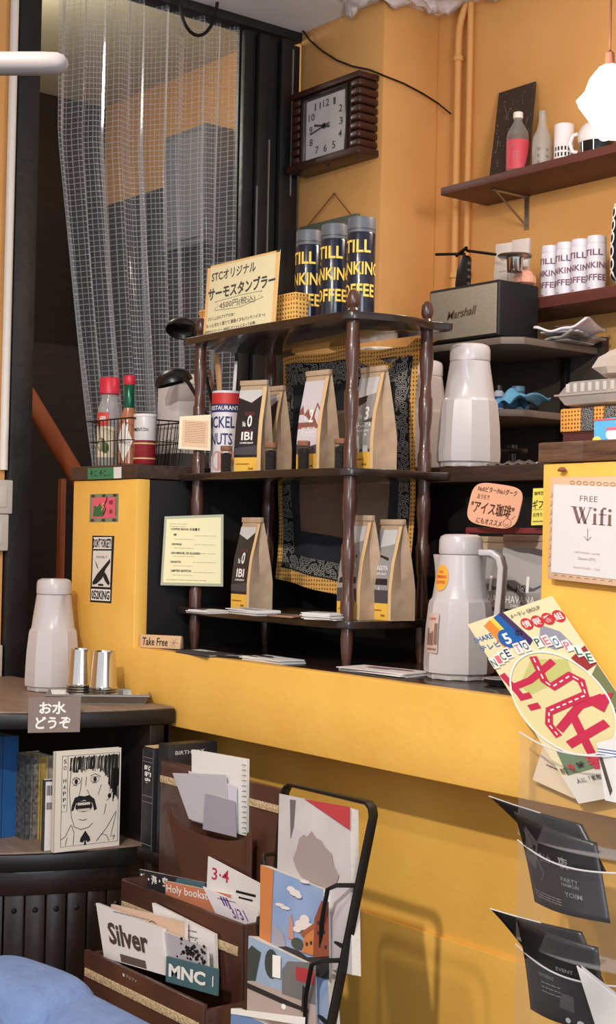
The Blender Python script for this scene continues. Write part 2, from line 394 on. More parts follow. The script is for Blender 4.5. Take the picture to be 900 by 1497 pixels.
cb('plank_top', PLANKD, XL - .004, XO1 + .003, YP - .006, 2.95, 1.505, ZPT, .003)
cb('plank_top', PLANK, XO2 - .006, XR, YP - .006, 2.39, 1.505, ZPT, .003)
cb('plank_end', PLANK, XO2 - .006, XO2 + .098, YP - .0068, YP + .02, 1.5055, ZPT - .0008, .001)

# ------------------------------------------------------------------ vinyl mesh curtain
def curtain_mat():
    m = bpy.data.materials.new('grid_vinyl'); m.use_nodes = True; nt = m.node_tree; nt.nodes.clear(); N = nt.nodes.new; L = nt.links.new
    o = N('ShaderNodeOutputMaterial'); uv = N('ShaderNodeUVMap'); sp = N('ShaderNodeSeparateXYZ'); L(uv.outputs[0], sp.inputs[0])
    outs = []
    for k in (0, 1):
        a = N('ShaderNodeMath'); a.operation = 'MULTIPLY'; a.inputs[1].default_value = 1 / .0165; L(sp.outputs[k], a.inputs[0])
        b = N('ShaderNodeMath'); b.operation = 'FRACT'; L(a.outputs[0], b.inputs[0])
        c = N('ShaderNodeMath'); c.operation = 'LESS_THAN'; c.inputs[1].default_value = .14; L(b.outputs[0], c.inputs[0]); outs.append(c)
    mx = N('ShaderNodeMath'); mx.operation = 'MAXIMUM'; L(outs[0].outputs[0], mx.inputs[0]); L(outs[1].outputs[0], mx.inputs[1])
    ml = N('ShaderNodeMath'); ml.operation = 'MULTIPLY'; ml.inputs[1].default_value = .42; L(mx.outputs[0], ml.inputs[0])
    ad = N('ShaderNodeMath'); ad.operation = 'ADD'; ad.inputs[1].default_value = .10; L(ml.outputs[0], ad.inputs[0])
    fa = N('ShaderNodeLayerWeight'); fr = N('ShaderNodeMath'); fr.operation = 'POWER'; fr.inputs[1].default_value = 3; L(fa.outputs['Facing'], fr.inputs[0])
    ad2 = N('ShaderNodeMath'); ad2.operation = 'ADD'; ad2.use_clamp = True; L(ad.outputs[0], ad2.inputs[0]); L(fr.outputs[0], ad2.inputs[1])
    p = N('ShaderNodeBsdfPrincipled'); p.inputs['Base Color'].default_value = lin((205, 208, 216)); p.inputs['Roughness'].default_value = .16; p.inputs['Specular IOR Level'].default_value = .9
    t = N('ShaderNodeBsdfTransparent'); t.inputs[0].default_value = (.9, .9, .92, 1)
    ms = N('ShaderNodeMixShader'); L(ad2.outputs[0], ms.inputs[0]); L(t.outputs[0], ms.inputs[1]); L(p.outputs[0], ms.inputs[2]); L(ms.outputs[0], o.inputs[0])
    return m
ct0 = onX(88, 60, XCUR).y; ct1 = onX(140, 640, XCUR).y
def curf(u, v):
    z = 1.30 + (3.028 - 1.30) * v
    y0 = ct1 + (ct0 - ct1) * min(1, max(0, (z - 1.55) / 1.0)) ** .8
    y1 = 2.722
    y = y0 + (y1 - y0) * u
    amp = .018 + .014 * (1 - v)
    x = XCUR - .005 + amp * (math.sin(u * 58 + .6 * math.sin(v * 3)) + .7 * math.sin(u * 31 + 1 + v) + .35 * math.sin(u * 97 + 2 * v)) - .03
    return (x - XCUR, y - 2.3, z)
cu = MB().grid(curf, 220, 30, uv=lambda u, v: (u * 1.25, v * 1.73))
co = cu.build('vinyl_curtain', curtain_mat(), None, 0, 60); co.location = (XCUR, 2.3, 0)
tag(co, 'clear vinyl curtain with a white thread grid hanging in the stairway door', 'curtain')
# ------------------------------------------------------------------ helpers for shaped things
def gpatch(mb, fc, u0, v0, u1, v1, nu=2, nv=8, l=1):
    mb.grid(lambda a, b: fc(u0 + (u1 - u0) * a, v0 + (v1 - v0) * b, l), nu, nv)
class Cyl:
    """printable band on a round body: u runs from azimuth a0 to a1, v from z0 to z0+h"""
    def __init__(s, r, z0, h, a0, a1, c=(0, 0), lift=.0007):
        s.r, s.z0, s.h, s.a0, s.a1, s.c, s.lift = r, z0, h, math.radians(a0), math.radians(a1), c, lift; s.w = r * (s.a1 - s.a0)
    def __call__(s, u, v, l=1):
        a = s.a0 + (s.a1 - s.a0) * u; r = s.r + s.lift * l
        return Vector((s.c[0] + r * math.cos(a), s.c[1] + r * math.sin(a), s.z0 + s.h * v))
def catmull(P, n=8):
    out = []; m = len(P)
    for i in range(m):
        a, b, c, d = [np.array(P[(i + k) % m], float) for k in (-1, 0, 1, 2)]
        for k in range(n):
            t = k / n; out.append(tuple(.5 * ((2 * b) + (-a + c) * t + (2 * a - 5 * b + 4 * c - d) * t * t + (-a + 3 * b - 3 * c + d) * t ** 3)))
    return out
# ------------------------------------------------------------------ turned-post whatnot shelf
EX0, EX1, EY0, EY1 = -3.093, -2.485, 2.097, 2.325
ZT, ZM, ZL = 1.871, 1.520, 1.178
et = thing('whatnot_shelf', 'three-tier dark brown whatnot shelf with turned posts on the counter', 'shelf', (-2.79, 2.21, ZC))
def turned(mb, x, y, z0, z1):
    pr = [(0, .0160), (.13, .0166), (.15, .0140), (.28, .0118), (.35, .0152), (.42, .0166), (.52, .0166), (.54, .0138), (.64, .0120), (.72, .0152), (.78, .0166), (.86, .0166), (.88, .0146), (1, .0146)]
    mb.lathe([(r, z0 + (z1 - z0) * t) for t, r in pr], 16, (x, y, 0))
for x in (EX0, EX1):
    for y in (EY0, EY1):
        lx, ly = x + 2.79, y - 2.21; mb = MB()
        mb.lathe([(.009, 0), (.013, .03), (.0145, .06), (.0125, .087)], 16, (lx, ly, 0))
        turned(mb, lx, ly, ZL - ZC, ZM - .018 - ZC); turned(mb, lx, ly, ZM - ZC, ZT - .018 - ZC)
        pst = mb.build('post', TURNED, et, 0, 35)
        MB().lathe([(.011, 0), (.013, .006), (.0095, .012), (.0125, .018), (.0145, .024), (.0135, .04), (.010, .05), (.003, .054)], 16, (lx, ly, ZT - ZC)).build('finial', TURNED, pst, 0, 35)
a_, b_ = .342, .145
outl = catmull([(-a_, -b_ + .004), (-.26, -b_ - .004), (-.1, -b_ - .016), (.1, -b_ - .016), (.26, -b_ - .006), (.318, -b_ + .004), (.338, -b_ + .03), (.362, -.03), (.362, .03), (.345, .085), (.352, .118), (.36, .145), (.31, .15), (0, .14), (-.31, .15), (-.36, .145), (-.352, .118), (-.345, .085), (-.358, 0), (-.345, -.09)], 5)
for z in (ZT, ZM, ZL):
    MB().prism(outl, z - .018 - ZC, z - ZC, 'z').build('shelf_board', SHELFW, et, .004, seg=3)

# ------------------------------------------------------------------ kraft coffee bags
class BagFace:
    def __init__(s, w, d, h): s.w, s.d, s.h = w, d, h
    def fy(s, v):
        K = [(0, -.5), (.30, -.50), (.55, -.40), (.8, -.19), (1, -.03)]
        for (a, p), (b, q) in zip(K, K[1:]):
            if v <= b: t = (v - a) / (b - a); return s.d * (p + (q - p) * t)
        return s.d * K[-1][1]
    def __call__(s, u, v, l=1): return Vector(((u - .5) * s.w, s.fy(v) - .0010 * l, v * s.h))
def coffee_bag(label, loc, rotz, w, d, h, style, group='kraft coffee bags on the whatnot shelf'):
    t = thing('coffee_bag', label, 'coffee bag', loc, math.radians(rotz), group)
    f = BagFace(w, d, h); mb = MB(); rings = []; r = random.Random(label)
    for v in (0, .02, .15, .3, .45, .6, .75, .9, 1):
        yf = f.fy(v); yb = (.5 * d if v < .3 else d * (.5 - .47 * ((v - .3) / .7) ** 1.2)); ym = (yf + yb) / 2
        pin = .004 + .010 * v * min(1, (1 - v) * 4 + .1); j = lambda: r.uniform(-.0012, .0012)
        rings.append([(-w / 2, yf, v * h), (w / 2, yf, v * h), (w / 2 - pin * .3 + j(), (yf * 2 + ym) / 3 + j(), v * h), (w / 2 - pin + j(), ym + j(), v * h), (w / 2 + j() - pin * .3, (yb * 2 + ym) / 3 + j(), v * h), (w / 2, yb, v * h), (-w / 2, yb, v * h), (-w / 2 + pin, ym, v * h)])
    n = 8
    for q in rings: mb.v += q
    mb.f = [(j * n + k, j * n + (k + 1) % n, (j + 1) * n + (k + 1) % n, (j + 1) * n + k) for j in range(len(rings) - 1) for k in range(n)]
    mb.f += [tuple(range(n - 1, -1, -1)), tuple((len(rings) - 1) * n + k for k in range(n))]
    mb.build('pouch', KRAFT, t, 0, 25)
    MB().box(-w / 2 - .001, w / 2 + .001, -.0065 - .03 * d, .004, h - .012, h + .001).build('folded_top', KRAFT, t, .0015)
    s = style
    mb = MB(); gpatch(mb, f, .0, .17, .86, .90, 1, 10, 1); lb = mb.build('front_label', s['base'], t)
    mb = MB(); gpatch(mb, f, .0, .005, .86, .17, 1, 2, 1); mb.build('label_strip', mat('label_gold', (236, 186, 74), .6), t)
    mb = MB(); gpatch(mb, f, .86, .005, 1, .93, 1, 10, .6); mb.build('label_margin', KRAFTL, t)
    for m_, pts in s.get('pics', []):
        mb = MB(); patch(mb, f, pts, 1.5); mb.build('label_picture', m_, lb)
    mb = MB()
    for (tx, u, v, hh, ww) in s['text']: txt(mb, tx, f, u, v, hh, ww, .02, 0, 2)
    mb.build('lettering', WHITEINK, lb)
    mb = MB()
    scribble(mb, f, .08, .6, .10, .012, 0, 3, 2); scribble(mb, f, .55, .75, .05, .02, 0, 4, 2); mb.build('strip_print', mat('brown_print', (150, 96, 40), .7), lb)
    return t
DKL = mat('label_black', (40, 35, 37), .35); SKYL = mat('label_pale_sky', (206, 198, 204), .4); GREYL = mat('label_grey', (150, 148, 148), .35)
MAR = mat('label_maroon', (86, 36, 44), .5); RUST = mat('label_rust', (140, 84, 74), .6); GRD = mat('label_dark_grey', (74, 70, 74), .5); LTG = mat('label_light_grey', (200, 198, 198), .5)
ST0 = dict(base=DKL, pics=[(MAR, [(.3, .42), (.66, .42), (.66, .66), (.3, .66)]), (LTG, [(.0, .82), (.5, .76), (.86, .84), (.86, .9), (.0, .9)]), (GRD, [(.0, .2), (.86, .2), (.86, .3), (.0, .27)])],
           text=[('0', .52, .56, .13, .18), ('No', .32, .53, .06, .12), ('IBI', .46, .40, .09, .42), ('COFFEE BEANS', .46, .325, .02, .5)])
ST2 = dict(base=SKYL, pics=[(RUST, [(0, .42), (.86, .42), (.86, .62), (.72, .68), (.6, .55), (.5, .54), (.36, .62), (.22, .56), (.1, .66), (0, .6)]), (GRD, [(.0, .17), (.86, .17), (.86, .26), (.5, .24), (0, .27)])],
           text=[('2', .55, .545, .13, .18), ('No', .33, .52, .06, .12), ('SAN MIGUEL', .48, .42, .03, .62), ('DE ALLENDE', .48, .38, .03, .62), ('COFFEE BEANS', .48, .345, .018, .5)])
ST3 = dict(base=GREYL, pics=[(LTG, [(.1, .7), (.86, .74), (.86, .9), (.1, .9)]), (GRD, [(0, .17), (.86, .17), (.86, .5), (0, .42)]), (LTG, [(.25, .17), (.42, .17), (.38, .33), (.3, .33)]), (LTG, [(.55, .17), (.78, .17), (.7, .35), (.6, .35)]), (DKL, [(.1, .6), (.5, .66), (.5, .8), (.1, .72)])],
           text=[('3', .62, .545, .13, .2), ('No', .38, .52, .06, .12), ('NAGOYA', .5, .435, .05, .7), ('MIDNIGHT BLEND', .5, .375, .022, .6)])
STP = dict(base=GREYL, pics=[(LTG, [(.2, .72), (.86, .76), (.86, .9), (.2, .9)]), (DKL, [(.05, .35), (.8, .35), (.7, .62), (.15, .66)]), (GRD, [(.0, .17), (.86, .17), (.86, .3), (0, .3)]), (LTG, [(.35, .17), (.5, .17), (.46, .33), (.4, .33)])],
           text=[('NAGOYA', .45, .52, .05, .6), ('COFFEE BEANS', .45, .46, .02, .5)])
def bagpx(label, xl, xr, yb, yt, Y, rot, style, z, w=.080, d=.068, group='kraft coffee bags on the whatnot shelf'):
    c = onY((xl + xr) / 2, yb, Y); h = onY((xl + xr) / 2 + 12, yt, Y + d * .5).z - z
    th = math.radians(rot); cx = c.x - math.sin(th) * d / 2 * 1; cy = Y + math.cos(th) * d / 2
    return coffee_bag(label, (cx, cy, z), rot, w, d, h, style, group)
bagpx('coffee bag with dark label numbered 0 on the middle tier', 339, 383, 692, 557, 2.13, 20, ST0, ZM, .080, .055)
bagpx('coffee bag half hidden between the bags numbered 0 and 2', 366, 405, 690, 566, 2.215, 4, ST0, ZM, .078, .06)
bagpx('coffee bag with pale sky and red rock label numbered 2', 431, 468, 689, 543, 2.13, 4, ST2, ZM, .080, .064)
bagpx('coffee bag with grey label numbered 3 behind the front right post', 508, 547, 687, 538, 2.15, 0, ST3, ZM, .082, .072)
bagpx('coffee bag with dark label standing alone on the bottom tier', 335, 366, 893, 757, 2.12, 0, ST0, ZL, .076, .072)
bagpx('coffee bag partly behind the front post on the bottom tier', 490, 527, 910, 754, 2.125, 0, STP, ZL, .080, .072)
bagpx('coffee bag at the far right of the bottom tier', 538, 572, 909, 760, 2.172, -3, STP, ZL, .078, .070)
# ------------------------------------------------------------------ little jars of beans
CORK = mat('cork', (150, 104, 76), .9, col2=(120, 78, 56), scale=60)
BEAN = mat('coffee_beans', (40, 26, 20), .45, col2=(22, 14, 11), scale=160, bump=1, bscale=220)
for i, (px, lab) in enumerate(((330, 'small cork-topped jar of beans farthest left on the middle tier'), (395, 'small cork-topped jar of beans in front of the half hidden bag'), (443, 'small cork-topped jar of beans in front of the bag numbered 2'), (497, 'small cork-topped jar of beans beside the front right post'))):
    p = onY(px, 690, 2.092)
    t = thing('bean_jar', lab, 'jar', (p.x, 2.092, ZM), 0, 'bean sample jars')
    MB().lathe([(.0135, 0), (.0142, .003), (.0142, .056)], 20).build('glass', GLASS, t, 0, 35)
    MB().lathe([(.0128, .002), (.0132, .004), (.0132, .048), (.004, .051)], 14, rad=lambda r, z, a: r * (1 - .06 * math.sin(5 * a + z * 900) ** 2)).build('beans', BEAN, t, 0, 60)
    MB().lathe([(.0145, .056), (.0150, .058), (.0150, .066), (.0142, .068)], 20).build('cork_lid', CORK, t, 0, 35)
# ------------------------------------------------------------------ tumblers
NAVY = mat('navy_gloss', (24, 30, 48), .22, coat=.5); LIDG = mat('dark_grey_lid', (92, 96, 104), .45)
def tumbler(label, loc, r, h, az, body, lid, ink, group, words, sp, lidfrac=.12, th=.1):
    t = thing('thermal_tumbler', label, 'tumbler', loc, 0, group)
    zl = h * (1 - lidfrac)
    MB().lathe([(r * .93, 0), (r * .98, .003), (r, .008), (r, zl - .004), (r * .97, zl - .001)], 40).build('body', body, t, 0, 35)
    MB().lathe([(r * .955, zl - .001), (r * .985, zl), (r * .985, h - .008), (r * .96, h - .002), (r * .85, h)], 40).build('lid', lid, t, 0, 35)
    if lid is LIDG: MB().lathe([(r * .996, zl + .006), (r * 1.0, zl + .007), (r * .996, zl + .009)], 40).build('lid_ring', mat('lid_ring_grey', (60, 64, 70), .4), t, 0, 35)
    c = Cyl(r, 0, h, az, az + 245, lift=.0009)
    for (w_, v, ww) in words:
        mb = MB(); txt(mb, w_, c, .5, v, th, ww, .02); mb.build('lettering', ink, t)
    mb = MB(); txt(mb, 'THERMO', c, .46, .09, .018, .10, .02); mb.build('small_print', WHITEINK if ink is GOLDINK else GREYINK, t)
    return t
wordsN = [('STILL', .71, .60), ('THINKING', .50, 1.0), ('COFFEE', .29, .78)]
for px, lab, Y, daz in ((450, 'navy tumbler with gold lettering, farthest left of three', 2.20, 0), (487, 'navy tumbler with gold lettering, middle of three', 2.20, 6), (526, 'navy tumbler with gold lettering, largest-looking at right of three', 2.20, 10)):
    p = onY(px, 460, Y); q = onY(px, {450: 339, 487: 330, 526: 320}[px], Y)
    tumbler(lab, (p.x, Y, ZT), .0335, q.z - ZT, -206 + daz, NAVY, LIDG, GOLDINK, 'navy tumblers on the top tier', wordsN, 0, .15, .125)
# ------------------------------------------------------------------ handwritten price sign and dotted box
DOTS = patterned('yellow_dot_print', (232, 178, 96), (120, 84, 40), 95, .26)
q = [onY(297, 494, 2.075), onY(402, 469, 2.075), onY(403.5, 380, 2.075), onY(304, 390, 2.075)]
q[0].z = ZT + .001; q[1].z = ZT + .001; q[2] = q[1] + q[3] - q[0]
sg = thing('price_sign', 'handwritten cream price sign in an acrylic stand on the top tier', 'sign', (q[0].x, 2.075, ZT))
ql = [p - sg.location for p in q]
_, fc = card('paper', ql, .001, CREAMPAPER, sg)
mb = MB()
for a in ((0, 0, 1, .025), (0, .975, 1, 1), (0, 0, .04, 1), (.95, 0, 1, 1)): rect(mb, fc, a[0], a[1], a[2], a[3], .7)
mb.build('orange_edge', mat('pale_orange_ink', (244, 196, 120), .7), sg)
mb = MB(); txt(mb, 'STCオリジナル', fc, .38, .84, .14, .62, .015, .02); txt(mb, 'サーモスタンブラー', fc, .5, .60, .19, .93, .03, .02); txt(mb, '4500円(税込)', fc, .46, .395, .12, .5, 0, .02)
stroke(mb, fc, [(.14, .36), (.2, .40), (.14, .46), (.5, .49), (.8, .49), (.75, .44), (.82, .40), (.5, .32), (.14, .34)], .0009)
txt(mb, 'さいしょからアツアツOK !', fc, .25, .23, .05, .38, .01, .02); txt(mb, 'もっと冷たく保てて 横長イヌもパッケンイヌ〜♪', fc, .45, .14, .06, .82, .01, .02); txt(mb, '次回からコーヒー ¥450にオシャレになってお得♪', fc, .38, .05, .05, .72, .01, .02)
mb.build('handwriting', INK, sg)
_o, _ = card('acrylic_sheet', [p + Vector((0, -.003, 0)) for p in ql], .001, CLEAR, sg)
bx0 = onY(291, 490, 2.12).x; bx1 = onY(432, 470, 2.12).x; bz = onY(410, 431, 2.12).z
db = thing('dotted_box', 'small yellow dot-print box behind the price sign', 'box', ((bx0 + bx1) / 2, 2.138, ZT))
w_ = (bx1 - bx0) / 2
MB().box(-w_, w_, -.020, .020, 0, bz - ZT - .012).build('body', DOTS, db, .002)
MB().box(-w_ - .001, w_ + .001, -.021, .021, bz - ZT - .012, bz - ZT).build('lid', DOTS, db, .002)
# ------------------------------------------------------------------ hanging bandana behind the tiers
Yb = 2.372
cq = [onY(402, 846, Yb), onY(604, 902, Yb), onY(613, 506, Yb), onY(408, 522, Yb)]
ba = thing('paisley_bandana', 'black and tan paisley bandana hanging behind the coffee bags', 'bandana', (-2.79, Yb, 1.25))
class ClothFace:
    w = .5; h = .55
    def __call__(s, u, v, l=1):
        p = (cq[0] * (1 - u) + cq[1] * u) * (1 - v) + (cq[3] * (1 - u) + cq[2] * u) * v
        return p - ba.location + Vector((0, .010 * math.sin(u * 17 + v * 2) + .006 * math.sin(v * 9 + 4 * u) - .0009 * l, 0))
cf = ClothFace()
mb = MB(); gpatch(mb, cf, 0, 0, 1, 1, 30, 30, 0); mb.build('cloth', DOTS, ba, 0, 60)
mb = MB(); gpatch(mb, cf, .03, .055, .97, .965, 28, 28, 1); mb.build('dark_border', mat('bandana_charcoal', (48, 50, 58), .9, col2=(38, 40, 46), scale=30), ba, 0, 60)
PAIS = patterned('paisley_print', (24, 24, 27), (170, 168, 164), 62, .42, 'swirl', .9)
mb = MB()
for a in ((.035, .062, .965, .13), (.035, .87, .965, .96), (.035, .13, .12, .87), (.88, .13, .965, .87)): gpatch(mb, cf, *a, 20, 20, 2)
mb.build('paisley_band', PAIS, ba, 0, 60)
mb = MB(); gpatch(mb, cf, .22, .24, .80, .76, 16, 16, 2); mb.build('tan_centre', mat('bandana_tan', (128, 104, 84), .9, col2=(116, 94, 76), scale=40), ba, 0, 60)
for tri in (((470, 505), (560, 545), (575, 535), (500, 498)), ((565, 535), (612, 512), (640, 497), (608, 494))):
    z = [onY(*p, Yb - .012) - ba.location for p in tri]
    MB().add(z, [(0, 1, 2, 3)]).build('folded_corner', DOTS, ba, solid=.001)
# ------------------------------------------------------------------ laminated cards on the left post
_pp, _pn = (EX0 + .012, 2.073, 0), (.80, -.60, 0)
mq = [onP(234.5, 855.5, _pp, _pn), onP(326, 857.5, _pp, _pn), onP(326.5, 752, _pp, _pn), onP(240.5, 755, _pp, _pn)]
mn = thing('menu_card', 'laminated cream coffee beans price list on the left post', 'menu', mq[0])
l_ = [p - mq[0] for p in mq]
card('laminate', l_, .0012, mat('laminate_edge', (170, 176, 150), .3), mn)
li = [Vector(l_[0]) * .96 + l_[2] * .04 + Vector((.0003, -.0004, 0)), l_[1] * .96 + l_[3] * .04 + Vector((.0003, -.0004, 0)), l_[2] * .96 + l_[0] * .04 + Vector((.0003, -.0004, 0)), l_[3] * .96 + l_[1] * .04 + Vector((.0003, -.0004, 0))]
_, fc = card('paper', li, .0004, CREAMPAPER, mn)
mb = MB()
txt(mb, 'COFFEE BEANS お品書き', fc, .33, .85, .045, .5, .02)
for t_, v, u in (('IBI', .76, .16), ('HAVANA', .61, .2), ('SAN MIGUEL DE ALLENDE', .47, .36), ('NAGOYA', .33, .2), ('LIMITED EDITION', .19, .3)): txt(mb, t_, fc, u, v, .035, {'IBI': .05, 'HAVANA': .17, 'SAN MIGUEL DE ALLENDE': .5, 'NAGOYA': .18, 'LIMITED EDITION': .35}[t_], .03)
mb.build('bold_print', INK, mn)
mb = MB()
for i, v in enumerate((.95, .91, .77, .71, .63, .57, .49, .44, .35, .29, .19, .14)): scribble(mb, fc, .05 if v > .9 else (.5 if i % 2 == 0 else .15), .35 if v > .9 else (.88 if i % 2 == 0 else .5), v - .02, .008, 0, i)
scribble(mb, fc, .05, .75, .045, .01, 0, 55)
mb.build('fine_print', mat('faint_ink', (180, 172, 140), .8), mn)
kq = [onP(260.5, 656, _pp, _pn), onP(307.5, 659, _pp, _pn), onP(308, 606, _pp, _pn), onP(262.5, 609, _pp, _pn)]
kc = thing('post_card', 'small laminated pink notice above the menu on the left post', 'card', kq[0]); l_ = [p - kq[0] for p in kq]
_, fc = card('laminate', l_, .0012, mat('laminate_cream', (226, 214, 180), .3), kc)
mb = MB(); rect(mb, fc, .1, .09, .9, .91, .6); mb.build('print_area', mat('notice_pink', (226, 190, 156), .7), kc)
mb = MB(); [scribble(mb, fc, .18, .82, .84 - i * .055, .014, 0, i + 9, 1.2) for i in range(12)]; mb.build('print', mat('notice_brown', (150, 110, 84), .7), kc)
# ------------------------------------------------------------------ wall clock on the pillar
Yc = YPIL - .085
xl = onY(424, 200, Yc).x; xr = onY(524, 160, Yc).x; zt = onY(526, 101, Yc).z; zb = onY(525, 223, Yc).z
cx, cz = (xl + xr) / 2, (zt + zb) / 2; hw, hh = (xr - xl) / 2, (zt - zb) / 2
CLW = mat('clock_wood', (66, 34, 26), .4, col2=(46, 24, 19), scale=6, stretch=(1, 4, 4), coat=.2)
ck = thing('wall_clock', 'square wooden wall clock with stacked log sides on the pillar', 'clock', (cx, YPIL - .001, cz))
MB().box(-hw + .045, hw - .045, -.075, 0, -hh + .02, hh - .02).build('case', CLW, ck, .003)
MB().box(-hw - .006, hw, -.085, 0, hh - .020, hh).build('top_cap', CLW, ck, .004)
MB().box(-hw - .012, hw + .004, -.088, 0, -hh, -hh + .024).build('bottom_cap', CLW, ck, .004)
lh = (2 * hh - .046) / 8
for sx in (-1, 1):
    for i in range(8):
        z = -hh + .025 + lh * i
        x0, x1 = (hw - .045, hw) if sx > 0 else (-hw, -hw + .045)
        MB().box(x0, x1, -.083, 0, z + .001, z + lh - .001).build('log', CLW, ck, .009, seg=4)
dx0, dx1 = onY(449, 180, Yc + .02).x - cx, onY(510, 180, Yc + .02).x - cx; dz0, dz1 = onY(510, 219, Yc + .02).z - cz, onY(510, 128, Yc + .02).z - cz
mb = MB()
for a in ((dx0 - .012, dx1 + .012, dz1, dz1 + .010), (dx0 - .012, dx1 + .012, dz0 - .010, dz0), (dx0 - .012, dx0, dz0, dz1), (dx1, dx1 + .012, dz0, dz1)): mb.box(a[0], a[1], -.084, -.074, a[2], a[3])
mb.build('bezel', mat('bezel_black', (30, 26, 25), .3), ck, .002)
MB().box(dx0, dx0 + .004, -.083, -.0745, dz0, dz1).build('chrome_strip', STEEL, ck)
MB().box(dx0 + .012, dx1, -.0765, -.074, dz0, dz1 - .006).build('dial', mat('dial_white', (206, 204, 206), .6, col2=(186, 184, 188), scale=14), ck)
fc = Face((dx0 + .012, -.0770, dz0), (dx1 - dx0 - .012, 0, 0), (0, 0, dz1 - dz0 - .006))
for i in range(1, 13):
    a = math.radians(90 - 30 * i); s = max(abs(math.cos(a)), abs(math.sin(a)))
    u = .5 + .39 * math.cos(a) / s * (1 if s > .9 else .95); v = .5 + .39 * math.sin(a) / s * (1 if s > .9 else .95)
    mb = MB(); txt(mb, str(i), fc, .5 + (.38 * math.cos(a) / s ** .72), .5 + .38 * math.sin(a) / s ** .72, .12, .085 if i < 10 and i != 1 else (.05 if i == 1 else .15), .006); mb.build('numeral', INK, ck)
for nm, ang, ln, wd in (('hour_hand', 283, .26, .007), ('minute_hand', 258, .36, .005)):
    a = math.radians(90 - ang); mb = MB(); c = (.47, .5)
    stroke(mb, fc, [(c[0] - .14 * math.cos(a), c[1] - .14 * math.sin(a)), c, (c[0] + ln * math.cos(a), c[1] + ln * math.sin(a))], wd, 3 if nm[0] == 'h' else 4); mb.build(nm, INK, ck)
mb = MB(); patch(mb, fc, ell(.47, .5, .05, .05), 5); mb.build('hub', INK, ck)
MB().box(dx0, dx1, -.0805, -.0800, dz0, dz1).build('glass', CLEAR, ck)
MB().lathe([(.004, -.006), (.005, 0)], 10, (0, -.06, -hh)).build('catch', BLACKMT, ck)
# ------------------------------------------------------------------ green hanging plaque
pq = [onY(440, 352, YPIL - .01), onY(523.5, 330, YPIL - .01), onY(523.5, 312, YPIL - .01), onY(441, 330, YPIL - .01)]
x0, x1 = pq[0].x, pq[1].x; z1 = pq[2].z
pl = thing('hanging_plaque', 'grey-green plaque with pink lettering hung on a cord under the clock', 'plaque', (x0, YPIL - .012, z1))
MB().box(0, x1 - x0, -.008, .010, -.085, 0).build('board', mat('plaque_green', (92, 104, 92), .7), pl, .002)
fc = Face((0, -.009, -.085), (x1 - x0, 0, 0), (0, 0, .085))
mb = MB(); txt(mb, 'CAFE', fc, .52, .5, .5, .6, .03); mb.build('lettering', mat('dusty_pink', (190, 110, 108), .7), pl)
apx = onY(488, 283, YPIL - .01) - pl.location
MB().tube([(.03, 0, -.004), apx, (x1 - x0 - .03, 0, -.004)], .0022, 6).build('cord', mat('jute', (120, 78, 40), .9), pl)
MB().lathe([(.004, 0), (.0055, .003), (.003, .006)], 8, (apx.x, apx.y, apx.z - .003)).build('nail', DULLSTEEL, pl)
# ------------------------------------------------------------------ painted pipes and cables
for pxs, lab, bend in ((668, 'ochre painted wall pipe nearer the pillar with a bend at the ceiling', 1), (685, 'straight ochre painted wall pipe right of the bent pipe', 0)):
    top = onY(pxs + 2, 60, YB - .022); t = thing('wall_pipe', lab, 'pipe', (top.x, YB - .022, 1.6), 0, 'painted pipes on the back wall')
    if bend: pts = [(0, 0, 0), (0, 0, top.z - 1.6)] + [(.06 * (1 - math.cos(a)), 0, top.z - 1.6 + .12 * math.sin(a)) for a in (.3, .6, .9, 1.2, 1.5)]
    else: pts = [(0, 0, 0), (0, 0, ZCE - 1.605)]
    MB().tube(pts, .0115 if bend else .010, 12).build('pipe', OCHRE, t, 0, 40)
    for py in ((87, 403) if bend else (400,)):
        z = onY(pxs, py, YB - .02).z - 1.6; MB().lathe([(.015, -.008), (.0165, -.006), (.0165, .006), (.015, .008)], 12, (0, 0, z)).build('clamp', OCHRE, t, 0, 30)
cp = [onY(438, 38, YPIL - .012), onY(452, 58, YPIL - .012), onY(470, 74, YPIL - .012), onY(492, 88, YPIL - .012), onY(515, 97, YPIL - .012), onY(540, 102, YPIL - .012), onX(562, 111, XPIL + .012), onX(590, 122, XPIL + .012), onX(618, 137, XPIL + .012), onY(640, 151, YB - .014), onY(658, 166, YB - .03)]
tag(MB().tube(cp, .0032, 6).build('wall_cable', BLACKPL, None, 0, 40), 'black cable sagging from the door frame across the pillar to the pipe', 'cable')
lp = []
for i in range(15):
    a = math.pi * (1.02 * i / 14) - .03; lp.append(onX(290 - 28 * math.cos(a), -6 + 58 * math.sin(a), XCUR + .05))
lp = [lp[0] + Vector((0, 0, .12))] + lp + [lp[-1] + Vector((0, 0, .12))]
tag(MB().tube(lp, .0055, 8).build('cable_loop', BLACKPL, None, 0, 40), 'black cable loop hanging from the ceiling before the curtain', 'cable')
def campt(x, y, d):
    r = _ray(x, y); return Vector((r[0] * d, r[1] * d, EYE + r[2] * d))
wr = thing('foreground_rail', 'white rounded rail end poking in at the upper left edge', 'rail', campt(30, 93, 1.3))  # stands for an unidentified white bar close to the lens, not ceiling-mounted
MB().tube([campt(x, 93, 1.3) - wr.location for x in (-160, 60, 84, 94, 99)], [.0105, .0105, .0100, .0075, .003], 14).build('rail', mat('white_rail', (150, 140, 136), .5), wr, 0, 50)
